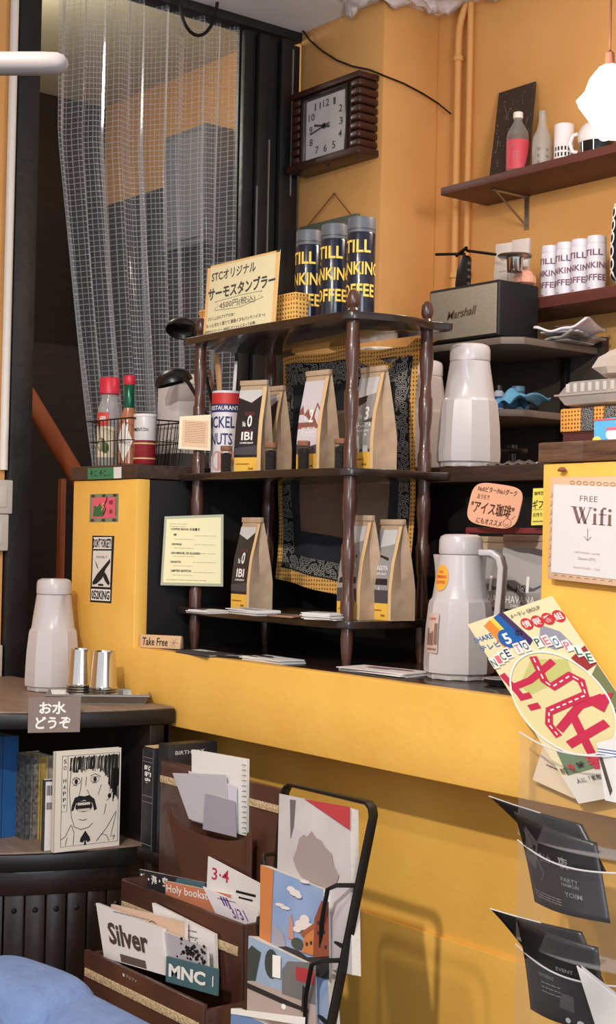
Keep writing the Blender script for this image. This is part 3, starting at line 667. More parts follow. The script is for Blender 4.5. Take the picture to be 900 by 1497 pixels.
# white conduit and switch boxes on the left wall
cd = thing('white_conduit', 'white cable conduit running down beside the black door frame', 'conduit', (XCUR + .012, 1.905, 1.54))
MB().tube([(0, 0, 0), (0, 0, ZCE - 1.545)], .0125, 10).build('conduit', WHITEPL, cd, 0, 40)
for y0, y1, x1, lab in ((702, 752, 19.5, 'upper beige switch box under the white conduit'), (752, 806, 13.5, 'lower beige switch box under the white conduit'), (943, 990, 4.5, 'beige outlet low at the left picture edge')):
    a = onX(x1, y0, XCUR + .03); b = onX(x1, y1, XCUR + .03)
    t = thing('switch_box', lab, 'switch', (XCUR, a.y - .05, b.z))
    MB().box(0, .03, -.05, .05, .001, a.z - b.z).build('housing', mat('beige_plastic', (206, 200, 192), .45), t, .004)
    MB().box(.03, .033, -.03, .03, (a.z - b.z) * .2, (a.z - b.z) * .8).build('cover_plate', mat('beige_plastic2', (216, 210, 202), .45), t, .002)

# ------------------------------------------------------------------ wall shelves
def wall_shelf(label, x0, x1, z, th, bpx=None):
    t = thing('wall_shelf', label, 'shelf', (x0, YB, z))
    MB().box(0, x1 - x0, -.20, -.001, -th, 0).build('board', REDBROWN, t, .002)
    for px in bpx or ():
        bx = onY(px, 300, YB - .01).x - x0
        mb = MB(); mb.box(bx - .008, bx + .008, -.006, -.002, -th - .10, -th); mb.box(bx - .008, bx + .008, -.15, -.002, -th - .004, -th); mb.tube([(bx, -.006, -th - .09), (bx, -.14, -th - .004)], .003, 6); mb.build('bracket', DULLSTEEL, t)
    return t
Z1, Z2 = 2.427, onY(789, 434, 3.0).z
wall_shelf('upper red-brown wall shelf with bottles, high on the back wall', -3.158, -1.9, Z1, .024, (768,))
wall_shelf('lower red-brown wall shelf carrying white tumblers', -3.0, -1.7, Z2, .032)
# things on the upper shelf
a = onY(714, 257, 3.07); b = onY(770, 245, 3.07)
q = [Vector((a.x, 3.07, Z1 + .002)), Vector((a.x + .155, 3.07, Z1 + .002)), onY(782, 119, 3.185), onY(729, 136, 3.185)]
pp = thing('dark_picture', 'dark picture panel with pale specks leaning on the upper shelf', 'picture', q[0]); 
_, fc = card('panel', [p - q[0] for p in q], .006, mat('picture_dark', (52, 44, 40), .35), pp)
mb = MB(); r = random.Random(11)
for i in range(120):
    u, v = r.random() * .96, r.random() * .97; s_ = r.uniform(.004, .012); patch(mb, fc, ell(u, v, s_, s_ * r.uniform(.4, 1), 5))
for i in range(9):
    u, v = r.uniform(.1, .8), r.uniform(.1, .7); stroke(mb, fc, [(u, v), (u + r.uniform(-.1, .1), v + .06), (u + r.uniform(-.15, .15), v + .14)], .0012)
o = mb.build('specks', mat('speck_grey', (150, 140, 128), .6), pp); o['kind'] = 'stuff'
def lathe_thing(name, label, cat, px, Y, z, parts, group=None, rotz=0):
    c = onY(px, 300, Y); return None
def at(px, py, Y, z): p = onY(px, py, Y); return Vector((p.x, Y, z))
t = thing('glass_bottle', 'clear glass bottle with pink label and white cap on the upper shelf', 'bottle', at(756, 230, 3.085, Z1))
MB().lathe([(.030, 0), (.033, .004), (.033, .118), (.030, .135), (.020, .152), (.0125, .165), (.0125, .178)], 28).build('glass', glassy('bottle_glass', (176, 172, 168), .28, .04), t, 0, 40)
MB().lathe([(.0285, .003), (.0315, .006), (.0315, .112), (.029, .125)], 24).build('drink', glassy('clear_liquid', (150, 110, 96), .35, .1, (220, 190, 180)), t, 0, 40)
MB().lathe([(.0335, .022), (.0337, .024), (.0337, .106), (.0335, .108)], 28).build('label', mat('label_pink', (206, 74, 90), .5), t, 0, 40)
c = Cyl(.0339, .024, .082, -130, 50); mb = MB(); txt(mb, '梅', c, .3, .8, .16, .1, .02); txt(mb, '酒', c, .42, .45, .3, .16, .02); stroke(mb, c, [(.1, .1), (.2, .3), (.1, .5)], .001); mb.build('label_print', mat('print_grey_pink', (160, 130, 140), .6), t)
MB().lathe([(.0135, .176), (.0145, .178), (.0145, .192), (.013, .194)], 20).build('cap', WHITEPL, t, 0, 40)
t = thing('frosted_bottle', 'frosted glass bottle with slim neck on the upper shelf', 'bottle', at(792, 225, 3.09, Z1))
MB().lathe([(.026, 0), (.029, .004), (.029, .085), (.026, .105), (.016, .125), (.011, .15), (.0105, .175), (.012, .178)], 24).build('glass', glassy('frosted_glass', (190, 186, 180), .55, .4), t, 0, 40)
c = Cyl(.0295, .01, .07, -130, 50); mb = MB()
for i in range(3): txt(mb, '水', c, .35, .2 + .28 * i, .18, .12, .01); txt(mb, '神', c, .62, .15 + .28 * i, .14, .1, .01)
mb.build('print', GREYINK, t)
t = thing('white_cup', 'tall white paper-like cylinder cup with small black window marks', 'cup', at(824, 215, 3.09, Z1))
MB().lathe([(.027, 0), (.0285, .003), (.0285, .118), (.0265, .121)], 28).build('body', mat('white_ceramic', (230, 226, 234), .4), t, 0, 40)
c = Cyl(.0287, .0, .12, -130, 50); r = random.Random(2)
for j in range(3):
    mb = MB()
    for i in range(7): rect(mb, c, .14 + i * .11, .08 + j * .14, .14 + i * .11 + r.uniform(.04, .06), .08 + j * .14 + .09)
    mb.build('window_mark_row', INK, t)
t = thing('coffee_server', 'round white coffee server with glossy black base and loop handle', 'server', at(873, 212, 3.08, Z1))
MB().lathe([(.040, 0), (.048, .004), (.050, .04)], 30).build('base', mat('gloss_black', (14, 16, 18), .1, coat=.6), t, 0, 40)
MB().lathe([(.051, .040), (.054, .05), (.054, .066), (.046, .085), (.030, .097), (.012, .100)], 30).build('bowl', mat('white_glaze', (226, 216, 220), .3), t, 0, 40)
MB().tube([(-.045, -.03, .07), (-.058, -.037, .066), (-.064, -.041, .045), (-.058, -.037, .022), (-.045, -.03, .018)], .006, 8).build('handle', mat('white_glaze', 0), t, 0, 40)
# glowing petal pendant
pc = onY(890, 150, 2.70)
t = thing('pendant_lamp', 'glowing white petal pendant lamp at the right edge', 'lamp', (pc.x, pc.y, pc.z))
mb = MB(); prof = [(.012, -.088), (.026, -.085), (.034, -.06), (.044, -.035), (.058, -.01), (.066, .005), (.058, .02), (.050, .04), (.040, .062), (.028, .08), (.010, .092)]
mb.lathe(prof, 40, rad=lambda r_, z, a: r_ * (1 + .16 * math.cos(5 * a + z * 20) + .09 * math.cos(8 * a - z * 50)))
sh = mb.build('shade', mat('glowing_shade', (255, 246, 238), .6, emit=5.0), t, 0, 25)
MB().tube([(0, 0, .09), (0, 0, ZCE - pc.z)], .003, 6).build('cord', mat('brown_cord', (110, 66, 50), .7), t)
MB().lathe([(.008, .085), (.012, .09), (.010, .12), (.004, .125)], 12).build('socket', mat('brown_cord', 0), t)
lamp('pendant_glow', 'POINT', (pc.x, pc.y - .12, pc.z), (0, 0, 0), 15, (1.0, .86, .70), .08)
# white tumblers on the lower shelf
WT = mat('white_gloss', (208, 206, 218), .3)
wordsW = [('STILL', .70, .60), ('THINKING', .48, 1.0), ('COFFEE', .27, .78)]
MAROON = mat('maroon_ink', (110, 74, 96), .6)
for i, (px, lab) in enumerate(((804, 'white lettered tumbler nearest the speaker'), (826, 'white lettered tumbler, second from the speaker'), (848, 'white lettered tumbler, third from the speaker'), (871, 'white lettered tumbler nearest the black bag'))):
    p = at(px, 400, 3.075, Z2); q = onY(px + 1, (360, 355, 350.5, 345.5)[i], 3.075)
    tumbler(lab, p, .0272, q.z - Z2, -216 + 3 * i, WT, WT, MAROON, 'white tumblers on the lower shelf', wordsW, 0, .13, .11)
p = at(936, 400, 3.05, Z2)
t = thing('lettered_bag', 'black bag with white ring print at the right picture edge', 'bag', p)
mb = MB(); mb.lathe([(.060, 0), (.078, .02), (.080, .10), (.074, .2), (.055, .27), (.02, .30)], 28, rad=lambda r_, z, a: r_ * (1 if abs(math.sin(a)) < .9 else .98)); mb.build('body', mat('black_cloth', (20, 20, 22), .8), t, 0, 40)
class BagCyl(Cyl):
    def __call__(s, u, v, l=1):
        z = s.z0 + s.h * v; K = [(0, .060), (.02, .078), (.10, .080), (.2, .074), (.27, .055), (.3, .02)]; r_ = .08
        for (a0, b0), (a1, b1) in zip(K, K[1:]):
            if z <= a1: r_ = b0 + (b1 - b0) * (z - a0) / (a1 - a0); break
        a = s.a0 + (s.a1 - s.a0) * u; r_ += s.lift * l
        return Vector((r_ * math.cos(a), r_ * math.sin(a), z))
c = BagCyl(.08, .0, .3, -150, 30, lift=.0015)
for i in range(7):
    mb = MB(); stroke(mb, c, ell(.15, .06 + i * .115, .055, .048, 16), .007, closed=True); mb.build('ring_mark', WHITEINK, t)
# ------------------------------------------------------------------ dark shelf unit and what it holds
UX0, UX1, UY0, UY1 = -3.36, -2.678, 2.82, 3.165
UNITW = mat('unit_dark_grey', (60, 54, 50), .5, col2=(50, 44, 42), scale=8); UNITE = mat('unit_edge', (104, 92, 84), .5)
su = thing('shelf_unit', 'dark open shelf unit with clipped corner behind the counter', 'shelf', (UX1, UY1, ZPT - .0035))
zu1 = 1.916; zu2 = onY(749, 596, 2.82).z; z0u = ZPT - .0035
out = [(UX0 - UX1, UY0 - UY1), (-.045, UY0 - UY1), (0, UY0 - UY1 + .045), (0, 0), (UX0 - UX1, 0)]
for z in (zu1, zu2):
    MB().prism(out, z - z0u - .020, z - z0u - .0012, 'z').build('shelf_board', UNITE, su, .0015); MB().prism([(a_ * .995 - .001, b_ * .99) for a_, b_ in out], z - z0u - .0012, z - z0u, 'z').build('board_top', UNITW, su)
xb = onY(879, 520, UY1).x
MB().box(UX0 - UX1, xb - UX1, .002, .03, .001, zu1 + .03 - z0u).build('back_panel', UNITW, su, .002)
MB().box(UX0 - UX1, UX0 - UX1 + .02, UY0 - UY1 + .02, 0, .001, zu1 - .021 - z0u).build('side_panel', UNITW, su, .002)
MB().box(-.12, -.10, -.02, 0, .001, zu1 - .021 - z0u).build('upright', BLACKMT, su, .002)
# speaker
s0 = onY(628, 427.6, 2.83); s1 = onY(728, 408.7, 2.83)
sp = thing('radio_speaker', 'black box speaker with grey cloth front and script lettering', 'speaker', ((s0.x + s1.x) / 2, 2.83, zu1))
hw = (s1.x - s0.x) / 2 + .004; sh_ = s1.z - zu1 + .002
MB().box(-hw, hw, 0, .16, .004, sh_).build('cabinet', mat('black_vinyl', (16, 16, 18), .6, bump=.2, bscale=300), sp, .007, seg=3)
MB().box(-hw + .008, hw - .008, -.003, .002, .013, sh_ - .009).build('grille_cloth', mat('grille_grey', (146, 136, 122), .9, col2=(128, 118, 104), scale=60, stretch=(1, 1, 12)), sp, .002)
for x in (-1, 1): MB().box(x * (hw - .03) - .01, x * (hw - .03) + .01, .02, .14, 0, .004).build('foot', BLACKPL, sp)
fc = Face((-hw + .008, -.0036, .013), (2 * hw - .016, 0, 0), (0, 0, sh_ - .022))
mb = MB(); txt(mb, 'Marshall', fc, .50, .50, .17, .42, .012, .06, 1, .35); mb.build('script_logo', mat('logo_bronze', (74, 56, 44), .4), sp)
tag(MB().tube([(s0.x + .01, 2.95, zu1 + .10), (s0.x - .03, 2.95, zu1 + .13), (s0.x - .07, 2.95, zu1 + .115), (s0.x - .10, 2.95, zu1 + .06), (s0.x - .10, 2.95, zu1 + .004)], .003, 6).build('speaker_cable', BLACKPL, None, 0, 40), 'thin dark cable arching out behind the speaker', 'cable')
zs = zu1 + sh_
p = at(680, 400, 2.90, zs)
t = thing('wireless_router', 'black router standing on the speaker with two spread antennas', 'router', p)
rh = onY(680, 373, 2.90).z - zs
MB().prism([(-.030, .0), (.012, .0), (.013, rh * .9), (.004, rh), (-.008, rh * .95), (-.024, rh * .6), (-.030, rh * .25)], -.012, .012).build('body', BLACKPL, t, .003)
for i in range(4): MB().box(.0125, .0145, -.006, .006, rh * (.15 + .19 * i), rh * (.22 + .19 * i)).build('vent_slot', mat('slot_grey', (70, 74, 80), .5), t)
for a_, b_ in (((-.004, 0, rh + .004), onY(637, 372, 2.90) - p), ((.004, 0, rh + .012), onY(724, 372, 2.90) - p)): MB().tube([a_, b_], .0045, 6).build('antenna', BLACKPL, t)
MB().tube([(-.035, -.004, rh + .002), (.008, -.004, rh + .020)], .005, 6).build('hinge', BLACKPL, t)
for px, y0, lab, Y in ((741, 355, 'pale paper coffee pouch on the speaker, left of two', 2.975), (765, 349, 'pale paper coffee pouch on the speaker, right of two', 2.985)):
    p = at(px - 6, 400, Y, zs); h = onY(px, y0, Y).z - zs
    t = thing('paper_pouch', lab, 'pouch', p, math.radians(12), 'pale pouches on the speaker'); MB().prism([(-.030, 0), (.026, 0), (.034, h), (-.022, h)], -.008, .008).build('pouch', mat('pouch_grey', (188, 178, 172), .7), t, .003)
    f_ = Face((-.026, -.0086, 0), (.052, 0, 0), (.006, 0, h)); mb = MB(); txt(mb, '珈琲', f_, .55, .68, .12, .4, 0); scribble(mb, f_, .3, .8, .4, .02, 0, 3); mb.build('print', mat('pouch_ink', (160, 146, 140), .7), t)
p = at(752, 400, 2.90, zs); rr_ = .024; zt_ = onY(755, 373, 2.90).z - zs
t = thing('drip_filter', 'small steel drip filter with wide brim on a glass over the speaker', 'coffee filter', p)
MB().lathe([(.020, zt_ - .046), (.0215, zt_ - .044), (.023, zt_ - .012), (.026, zt_ - .006), (.026, zt_)], 28).build('cup', STEEL, t, 0, 40)
MB().lathe([(.026, zt_ - .008), (.046, zt_ - .004), (.048, zt_ - .001), (.046, zt_ + .001), (.026, zt_)], 32).build('brim', DULLSTEEL, t, 0, 40)
MB().lathe([(.017, 0), (.020, .002), (.021, zt_ - .046)], 24).build('glass', GLASS, t, 0, 40)
p = at(766, 400, 2.955, zs)
t = thing('mesh_pouch', 'peach striped drawstring mesh pouch on the speaker', 'pouch', p)
mb = MB(); mb.lathe([(.020, 0), (.030, .006), (.031, .020), (.022, .036), (.008, .046), (.010, .052)], 26, rad=lambda r_, z, a: r_ * (1 + .06 * math.sin(11 * a))); mb.build('pouch', mat('peach_mesh', (232, 186, 160), .8, col2=(206, 130, 110), scale=8, stretch=(14, 14, .2)), t, 0, 40)
# paper pile on the unit
p = at(828, 485, 3.0, zu1)
for i, (dx, dy, rz, lab, m_, bend) in enumerate(((0, 0, .1, 'crumpled newspaper at the bottom of the pile on the shelf unit', mat('newsprint', (190, 186, 184), .9, col2=(90, 88, 88), scale=26), .016), (.02, -.015, .35, 'curled white magazine on top of the pile on the shelf unit', mat('magazine_white', (226, 222, 228), .6, col2=(214, 208, 216), scale=10), .022))):
    t = thing('paper_bundle', lab, 'paper', (onY(828, 487, 3.06).x + dx, 3.06 + dy * .5, zu1 + .001 + i * .022), rz, 'papers on the shelf unit')
    MB().grid(lambda u, v: ((u - .5) * .15, (v - .5) * .17, .004 + bend * (u - .4) ** 2 * 3 * (1 + .4 * math.sin(v * 6)) + .003 * math.sin(u * 14 + v * 9)), 14, 12).build('sheet', m_, t, 0, 60, solid=.006)
    MB().box(-.06, .05, -.07, .06, 0, .004).build('fold', m_, t, .001)
    if i: 
        f_ = Face((-.07, -.06, .012), (.12, 0, .004), (0, .12, 0)); mb = MB(); rect(mb, f_, .3, .2, .9, .5, 14); mb.build('cover_band', mat('dusty_rose', (170, 110, 120), .7), t)
# blue things on the second board
z2 = zu2
t = thing('blue_cloth', 'crumpled light blue cloth on the dark shelf unit', 'cloth', at(757, 585, 2.90, z2))
MB().grid(lambda u, v: ((u - .5) * .13, (v - .5) * .12, .002 + .050 * math.exp(-((u - .35) ** 2) * 9 - ((v - .5) ** 2) * 6) + .012 * abs(math.sin(u * 9 + v * 4)) + .03 * u ** 4), 24, 18).build('cloth', mat('light_blue_cloth', (92, 150, 186), .8), t, 0, 50, solid=.002)
t = thing('pill_bottle', 'small white and blue bottle with dark cap beside the blue jar', 'bottle', at(729, 570, 2.95, z2))
MB().lathe([(.013, 0), (.0145, .002), (.0145, .062), (.010, .068)], 20).build('body', mat('pill_white', (206, 214, 226), .4), t, 0, 40); MB().lathe([(.0145, .018), (.0148, .019), (.0148, .05), (.0145, .051)], 20).build('label', BLUEINK, t, 0, 40); MB().lathe([(.011, .068), (.012, .069), (.012, .082), (.010, .083)], 18).build('cap', BLACKPL, t, 0, 40)
t = thing('blue_jar', 'translucent blue plastic jar on the dark shelf unit', 'jar', at(757, 570, 3.0, z2 + .0006))
MB().lathe([(.030, 0), (.032, .004), (.031, .03), (.024, .05), (.018, .056), (.018, .078), (.015, .082)], 24).build('body', glassy('blue_plastic', (84, 130, 160), .6, .3), t, 0, 40); MB().lathe([(.0185, .066), (.0195, .067), (.0195, .080), (.0185, .081)], 20).build('lid', glassy('blue_lid', (100, 150, 180), .7, .3), t, 0, 40)
t = thing('black_grinder', 'black gadget with wide foot on the lowest level of the unit', 'grinder', at(748, 670, 2.70, 1.5375))
MB().lathe([(.040, 0), (.042, .006), (.020, .022), (.010, .03), (.010, .05)], 24).build('stand', BLACKPL, t, 0, 40); MB().box(-.04, .045, -.012, .012, .05, .062).build('arm', BLACKPL, t, .003); MB().lathe([(.012, .062), (.014, .063), (.013, .072)], 14).build('knob', BLACKPL, t, 0, 40)
t = thing('foil_pack', 'shiny silver foil packet lying on the plank behind the jug', 'packet', at(762, 676, 2.50, 1.538))
MB().grid(lambda u, v: ((u - .5) * .16, (v - .5) * .08, .004 + .010 * math.sin(u * 3.1) * math.sin(v * 3.1) + .003 * math.sin(u * 31 + v * 13)), 26, 10).build('foil', DULLSTEEL, t, 0, 60, solid=.002)
MB().box(-.084, -.076, -.04, .04, .001, .005).build('seal', WHITEPAPER, t)
# ------------------------------------------------------------------ vacuum jugs
JUGW = mat('jug_white', (196, 190, 191), .3, coat=.25)
def vacuum_jug(label, loc, sp_az, h=.30, rb=.074, handle=True):
    t = thing('vacuum_jug', label, 'jug', loc, math.radians(sp_az), 'white vacuum jugs')
    k = h / .30
    def rad(r_, z, a):
        z_ = z / k; n = 10; aa = (a + math.pi / n) % (2 * math.pi / n) - math.pi / n
        pol = math.cos(math.pi / n) / math.cos(aa) * 1.03
        f = 1 if z_ < .155 else max(0, 1 - (z_ - .155) / .02); b = pol * f + (1 - f)
        d = (a + math.pi) % (2 * math.pi) - math.pi
        lip = .016 * math.exp(-(d / .30) ** 2) * max(0, min(1, (z_ - .205) / .05)) if z_ > .205 else 0
        return r_ * b + lip * k
    s = rb / .074
    MB().lathe([(r_ * s * k, z * k) for r_, z in ((.062, .0), (.068, .001), (.069, .010), (.0755, .014), (.0765, .03), (.0735, .10), (.0680, .152), (.0665, .160), (.0625, .165), (.0610, .169), (.0565, .20), (.0510, .235), (.0480, .256))], 100, rad=rad).build('body', JUGW, t, 0, 24)
    MB().lathe([(r_ * s * k, z * k) for r_, z in ((.0455, .2565), (.0480, .258), (.0490, .262), (.0485, .286), (.0455, .294), (.036, .2985), (.01, .2995))], 48).build('lid', JUGW, t, 0, 24)
    MB().lathe([(r_ * s * k, z * k) for r_, z in ((.0655, .0005), (.069, .002), (.069, .009), (.066, .0105))], 48).build('base_ring', mat('jug_base_grey', (176, 170, 164), .4), t, 0, 24)
    if handle:
        c = Vector((-1, 0, 0)); mb = MB(); P_ = [(.046, .262), (.075, .262), (.092, .252), (.098, .232), (.096, .19), (.092, .14), (.088, .11), (.078, .090), (.066, .088)]
        path = [Vector((-a_ * s * k, 0, b_ * k)) for a_, b_ in P_]; v = []; 
        for i, q_ in enumerate(path):
            d_ = (path[min(i + 1, len(path) - 1)] - path[max(i - 1, 0)]).normalized(); n_ = Vector((-d_.z, 0, d_.x)); wd = .016 * k; tk = .0065 * k
            v += [q_ + n_ * tk + Vector((0, wd, 0)), q_ + n_ * tk - Vector((0, wd, 0)), q_ - n_ * tk - Vector((0, wd, 0)), q_ - n_ * tk + Vector((0, wd, 0))]
        mb.add(v, [(4 * i + j, 4 * i + (j + 1) % 4, 4 * i + 4 + (j + 1) % 4, 4 * i + 4 + j) for i in range(len(path) - 1) for j in range(4)] + [(3, 2, 1, 0), tuple(4 * len(path) - 4 + j for j in range(4))])
        mb.build('handle', JUGW, t, .003, seg=2)
    return t
vacuum_jug('white vacuum jug on the upper plank right of the whatnot shelf', at(684, 678, 2.47, 1.538), -58)
vacuum_jug('white vacuum jug half hidden behind the right rear post', at(619, 680, 2.62, 1.538), -48, .30, .070)
jr = onZ(668, 992, ZC); JR = vacuum_jug('white vacuum jug with orange sticker on the counter ledge', (jr.x, jr.y + .004, ZC + .0005), -155, .302, .069)
# stickers on the counter jug
def jug_sticker(pxs, m_, rr0, name, col_fn):
    pass
ra = math.radians(132)
c = Cyl(.0625, .19, .05, -124 + 132, -72 + 132); c.lift = .0012
mb = MB()
class JugNeck(Cyl):
    def __call__(s, u, v, l=1):
        z = s.z0 + s.h * v; K = [(0, .077), (.10, .0745), (.152, .0690), (.168, .0615), (.2, .0568), (.235, .0513), (.256, .0483), (.3, .0483)]; r_ = .05; kk = .302 / .3
        for (a0, b0), (a1, b1) in zip(K, K[1:]):
            if z / kk <= a1: r_ = (b0 + (b1 - b0) * (z / kk - a0) / (a1 - a0)) * .069 / .074 * kk; break
        a = s.a0 + (s.a1 - s.a0) * u; r_ += s.lift * l
        return Vector((r_ * math.cos(a), r_ * math.sin(a), z))
c = JugNeck(.052, .182, .056, 41, 83, lift=.0016)
st = MB(); st.grid(lambda u, v: c(.5 + .5 * (2 * u - 1) * math.sqrt(max(0, 1 - (2 * v - 1) ** 2)), v), 10, 16); so = st.build('round_sticker', mat('sticker_orange', (240, 168, 62), .5), JR, 0, 60)
mb = MB(); txt(mb, 'STILL', c, .5, .72, .09, .36, .01, 0, 1.6); txt(mb, 'THINKING', c, .5, .54, .12, .8, .01, 0, 1.6); txt(mb, 'COFFEE', c, .5, .34, .12, .7, .01, 0, 1.6); mb.build('sticker_print', mat('sticker_red', (190, 70, 40), .6), so)
c = JugNeck(.07, .055, .082, 47, 73, lift=.0028)
st = MB(); gpatch(st, c, 0, 0, 1, 1, 6, 10); so = st.build('photo_sticker', mat('photo_pale', (206, 184, 172), .5, col2=(190, 164, 150), scale=40), JR, 0, 60)
mb = MB()
for u0, v0, u1, v1 in ((.05, .2, .2, .62), (.25, .2, .45, .5), (.5, .2, .62, .55), (.72, .22, .96, .75), (.1, .08, .9, .12)): gpatch(mb, c, u0, v0, u1, v1, 2, 2, 1.6)
mb.build('photo_shapes', mat('photo_brown', (136, 100, 90), .6), so)
mb = MB(); txt(mb, 'COFFEE', c, .5, .86, .06, .6, .01, 0, 1.6); mb.build('sticker_print', mat('sticker_red', 0), so)
# ------------------------------------------------------------------ things on the right plank
zp = ZPT
p = onY(822, 640, 2.12)
t = thing('maroon_box', 'dark maroon box under the bandana stack on the right plank', 'box', (p.x + .10, 2.18, zp)); z_ = onY(822, 633, 2.12).z - zp
MB().box(-.10, .16, -.06, .08, .0005, z_ - .002).build('body', mat('maroon_card', (82, 40, 40), .6), t, .002); MB().box(-.101, .161, -.061, .081, z_ - .003, z_).build('lid', mat('maroon_card', 0), t, .001)
zz = zp + z_ + .0005; h2 = onY(822, 597, 2.115).z - zz
t = thing('bandana_pack', 'folded yellow and black dotted bandanas stacked on the maroon box', 'bandana', (p.x + .10, 2.18, zz))
DOTB = patterned('orange_dot_print', (226, 156, 72), (110, 70, 36), 130, .28); PAIB = patterned('paisley_small', (36, 38, 44), (150, 148, 146), 120, .5, 'swirl')
for x0_, x1_, m_, nm in ((-.103, -.052, DOTB, 'dotted_fold'), (-.051, -.022, PAIB, 'paisley_fold'), (-.021, .004, DOTB, 'dotted_fold'), (.005, .030, PAIB, 'paisley_fold'), (.031, .10, DOTB, 'dotted_fold')): MB().box(x0_, x1_, -.065, .06, 0, h2 + random.uniform(-.002, .002)).build(nm, m_, t, .003)
zz2 = zz + h2 + .003
t = thing('clear_food_pack', 'clear plastic clamshell pack on the bandana stack', 'food pack', (p.x + .075, 2.16, zz2)); h3 = .045
MB().prism([(-.055, 0), (.075, 0), (.085, .02), (.08, h3), (-.045, h3), (-.075, .02)], -.06, .05).build('tray', glassy('clamshell', (206, 196, 190), .42, .15), t, .004)
MB().box(-.078, .088, -.064, .054, .018, .022).build('rim', glassy('clamshell', 0), t, .001)
for i in range(7): MB().box(-.05 + i * .018, -.042 + i * .018, -.062, -.058, .024, h3 - .004).build('rib', glassy('clamshell_rib', (226, 220, 214), .6, .15), t, .001)
t = thing('plastic_bag', 'crumpled beige plastic bag lying over the clear pack', 'plastic bag', (p.x + .15, 2.14, zz2 + .002))
MB().lathe([(.02, .046), (.055, .050), (.066, .062), (.058, .082), (.036, .098), (.01, .10)], 26, rad=lambda r_, z, a: r_ * (1 + .12 * math.sin(5 * a + z * 90) + .07 * math.sin(11 * a))).build('bag', glassy('bag_film', (214, 200, 188), .62, .25), t, 0, 30)
MB().lathe([(.03, .083), (.046, .086), (.044, .094), (.02, .099)], 20, (.02, 0, 0)).build('paper_inside', WHITEPAPER, t, 0, 40)
q = [onY(868, 646, 1.985), onY(912, 641, 1.985), onY(912, 608, 1.985), onY(868, 614, 1.985)]
for z_ in (0, 1): q[z_].z = zp + .0005
t = thing('blue_cutout_card', 'light blue cut-out card standing on the right plank edge', 'card', q[0]); l_ = [p_ - q[0] for p_ in q]
_, fc = card('card', l_, .002, mat('card_blue', (92, 176, 222), .5), t)
mb = MB(); patch(mb, fc, ell(.62, .3, .22, .26)); mb.build('white_patch', WHITEINK, t)
mb = MB(); rect(mb, fc, .42, .48, .8, .62, 1.5); mb.build('pink_patch', PINKINK, t)
mb = MB(); patch(mb, fc, ell(.85, .82, .12, .14), 1.5); patch(mb, fc, ell(.1, .1, .14, .14), 1.5); mb.build('yellow_patch', mat('soft_yellow', (240, 214, 110), .6), t)
mb = MB(); rect(mb, fc, 0, .95, 1, 1.02, 1.4); mb.build('red_edge', mat('red_edge', (220, 90, 90), .6), t)
# ------------------------------------------------------------------ left plank: wire basket with condiments
zp = ZPT + .0006
c = onY(168, 685, 2.06)
bk = thing('wire_basket', 'black wire basket of condiments on the left plank', 'basket', (c.x, 2.08, zp))
bx0, bx1 = onY(131, 680, 2.0).x - c.x, onY(255, 680, 2.14).x - c.x; bx1 = min(bx1, .19); bh = onY(180, 612, 2.0).z - zp
y0_, y1_ = -.085, .10
def ring(z, k): return [(bx0 * k, y0_ * k, z), (bx1 * k, y0_ * k, z), (bx1 * k, y1_ * k, z), (bx0 * k, y1_ * k, z)]
for nm, z, k in (('base_rim', .003, .92), ('middle_wire', bh * .55, .97), ('top_rim', bh, 1)): MB().tube(ring(z, k), .0022 if nm == 'top_rim' else .0014, 6, closed=True).build(nm, BLACKMT, bk)
mb = MB()
for i in range(1, 11):
    t_ = i / 11
    for y in (y0_, y1_): mb.tube([((bx0 + (bx1 - bx0) * t_) * .92, y * .92, .003), (bx0 + (bx1 - bx0) * t_, y, bh)], .0012, 5)
for i in range(1, 6):
    t_ = i / 6
    for x in (bx0, bx1): mb.tube([(x * .92, (y0_ + (y1_ - y0_) * t_) * .92, .003), (x, y0_ + (y1_ - y0_) * t_, bh)], .0012, 5)
o = mb.build('upright_wires', BLACKMT, bk); o['kind'] = 'stuff'
mb = MB()
for i in range(1, 7): mb.tube([((bx0 + (bx1 - bx0) * i / 7) * .92, y0_ * .92, .003), ((bx0 + (bx1 - bx0) * i / 7) * .92, y1_ * .92, .003)], .0012, 5)
mb.build('base_wires', BLACKMT, bk)['kind'] = 'stuff'
MB().tube([(bx0, y0_, bh), (bx0 - .035, y0_ - .01, bh + .001)], .002, 6).build('hook', BLACKMT, bk)
REDCAP = mat('red_cap', (206, 40, 62), .4)
zc_ = zp + .006
t = thing('spice_shaker', 'tall clear spice shaker with red cap in the wire basket', 'shaker', at(158, 670, 2.06, zc_)); h = onY(160, 553, 2.06).z - zc_
MB().lathe([(.030, 0), (.033, .003), (.033, h * .58), (.030, h * .66), (.022, h * .76), (.022, h * .82)], 30).build('jar', glassy('cloudy_plastic', (196, 192, 196), .45, .12), t, 0, 40)
MB().lathe([(.030, .002), (.0315, .004), (.0315, h * .3), (.01, h * .31)], 24).build('herbs', mat('dried_herbs', (150, 120, 84), .9, col2=(90, 96, 60), scale=90, bump=.8), t, 0, 40)
MB().lathe([(.0225, h * .81), (.0275, h * .82), (.0275, h * .985), (.025, h)], 30, rad=lambda r_, z, a: r_ * (1 + .012 * math.cos(30 * a))).build('cap', REDCAP, t, 0, 40)
cc = Cyl(.0334, h * .10, h * .48, -112, -2)
mb = MB(); gpatch(mb, cc, 0, 0, 1, .72, 10, 4, .5); lb = mb.build('label', mat('label_cream', (224, 210, 182), .6), t)
mb = MB(); gpatch(mb, cc, .1, .74, .75, 1.05, 8, 2, .6); mb.build('red_label', mat('label_red', (206, 66, 58), .5), lb)
mb = MB(); txt(mb, 'HERB', cc, .45, .9, .12, .3, .02, 0, 1); mb.build('label_print', WHITEINK, lb)
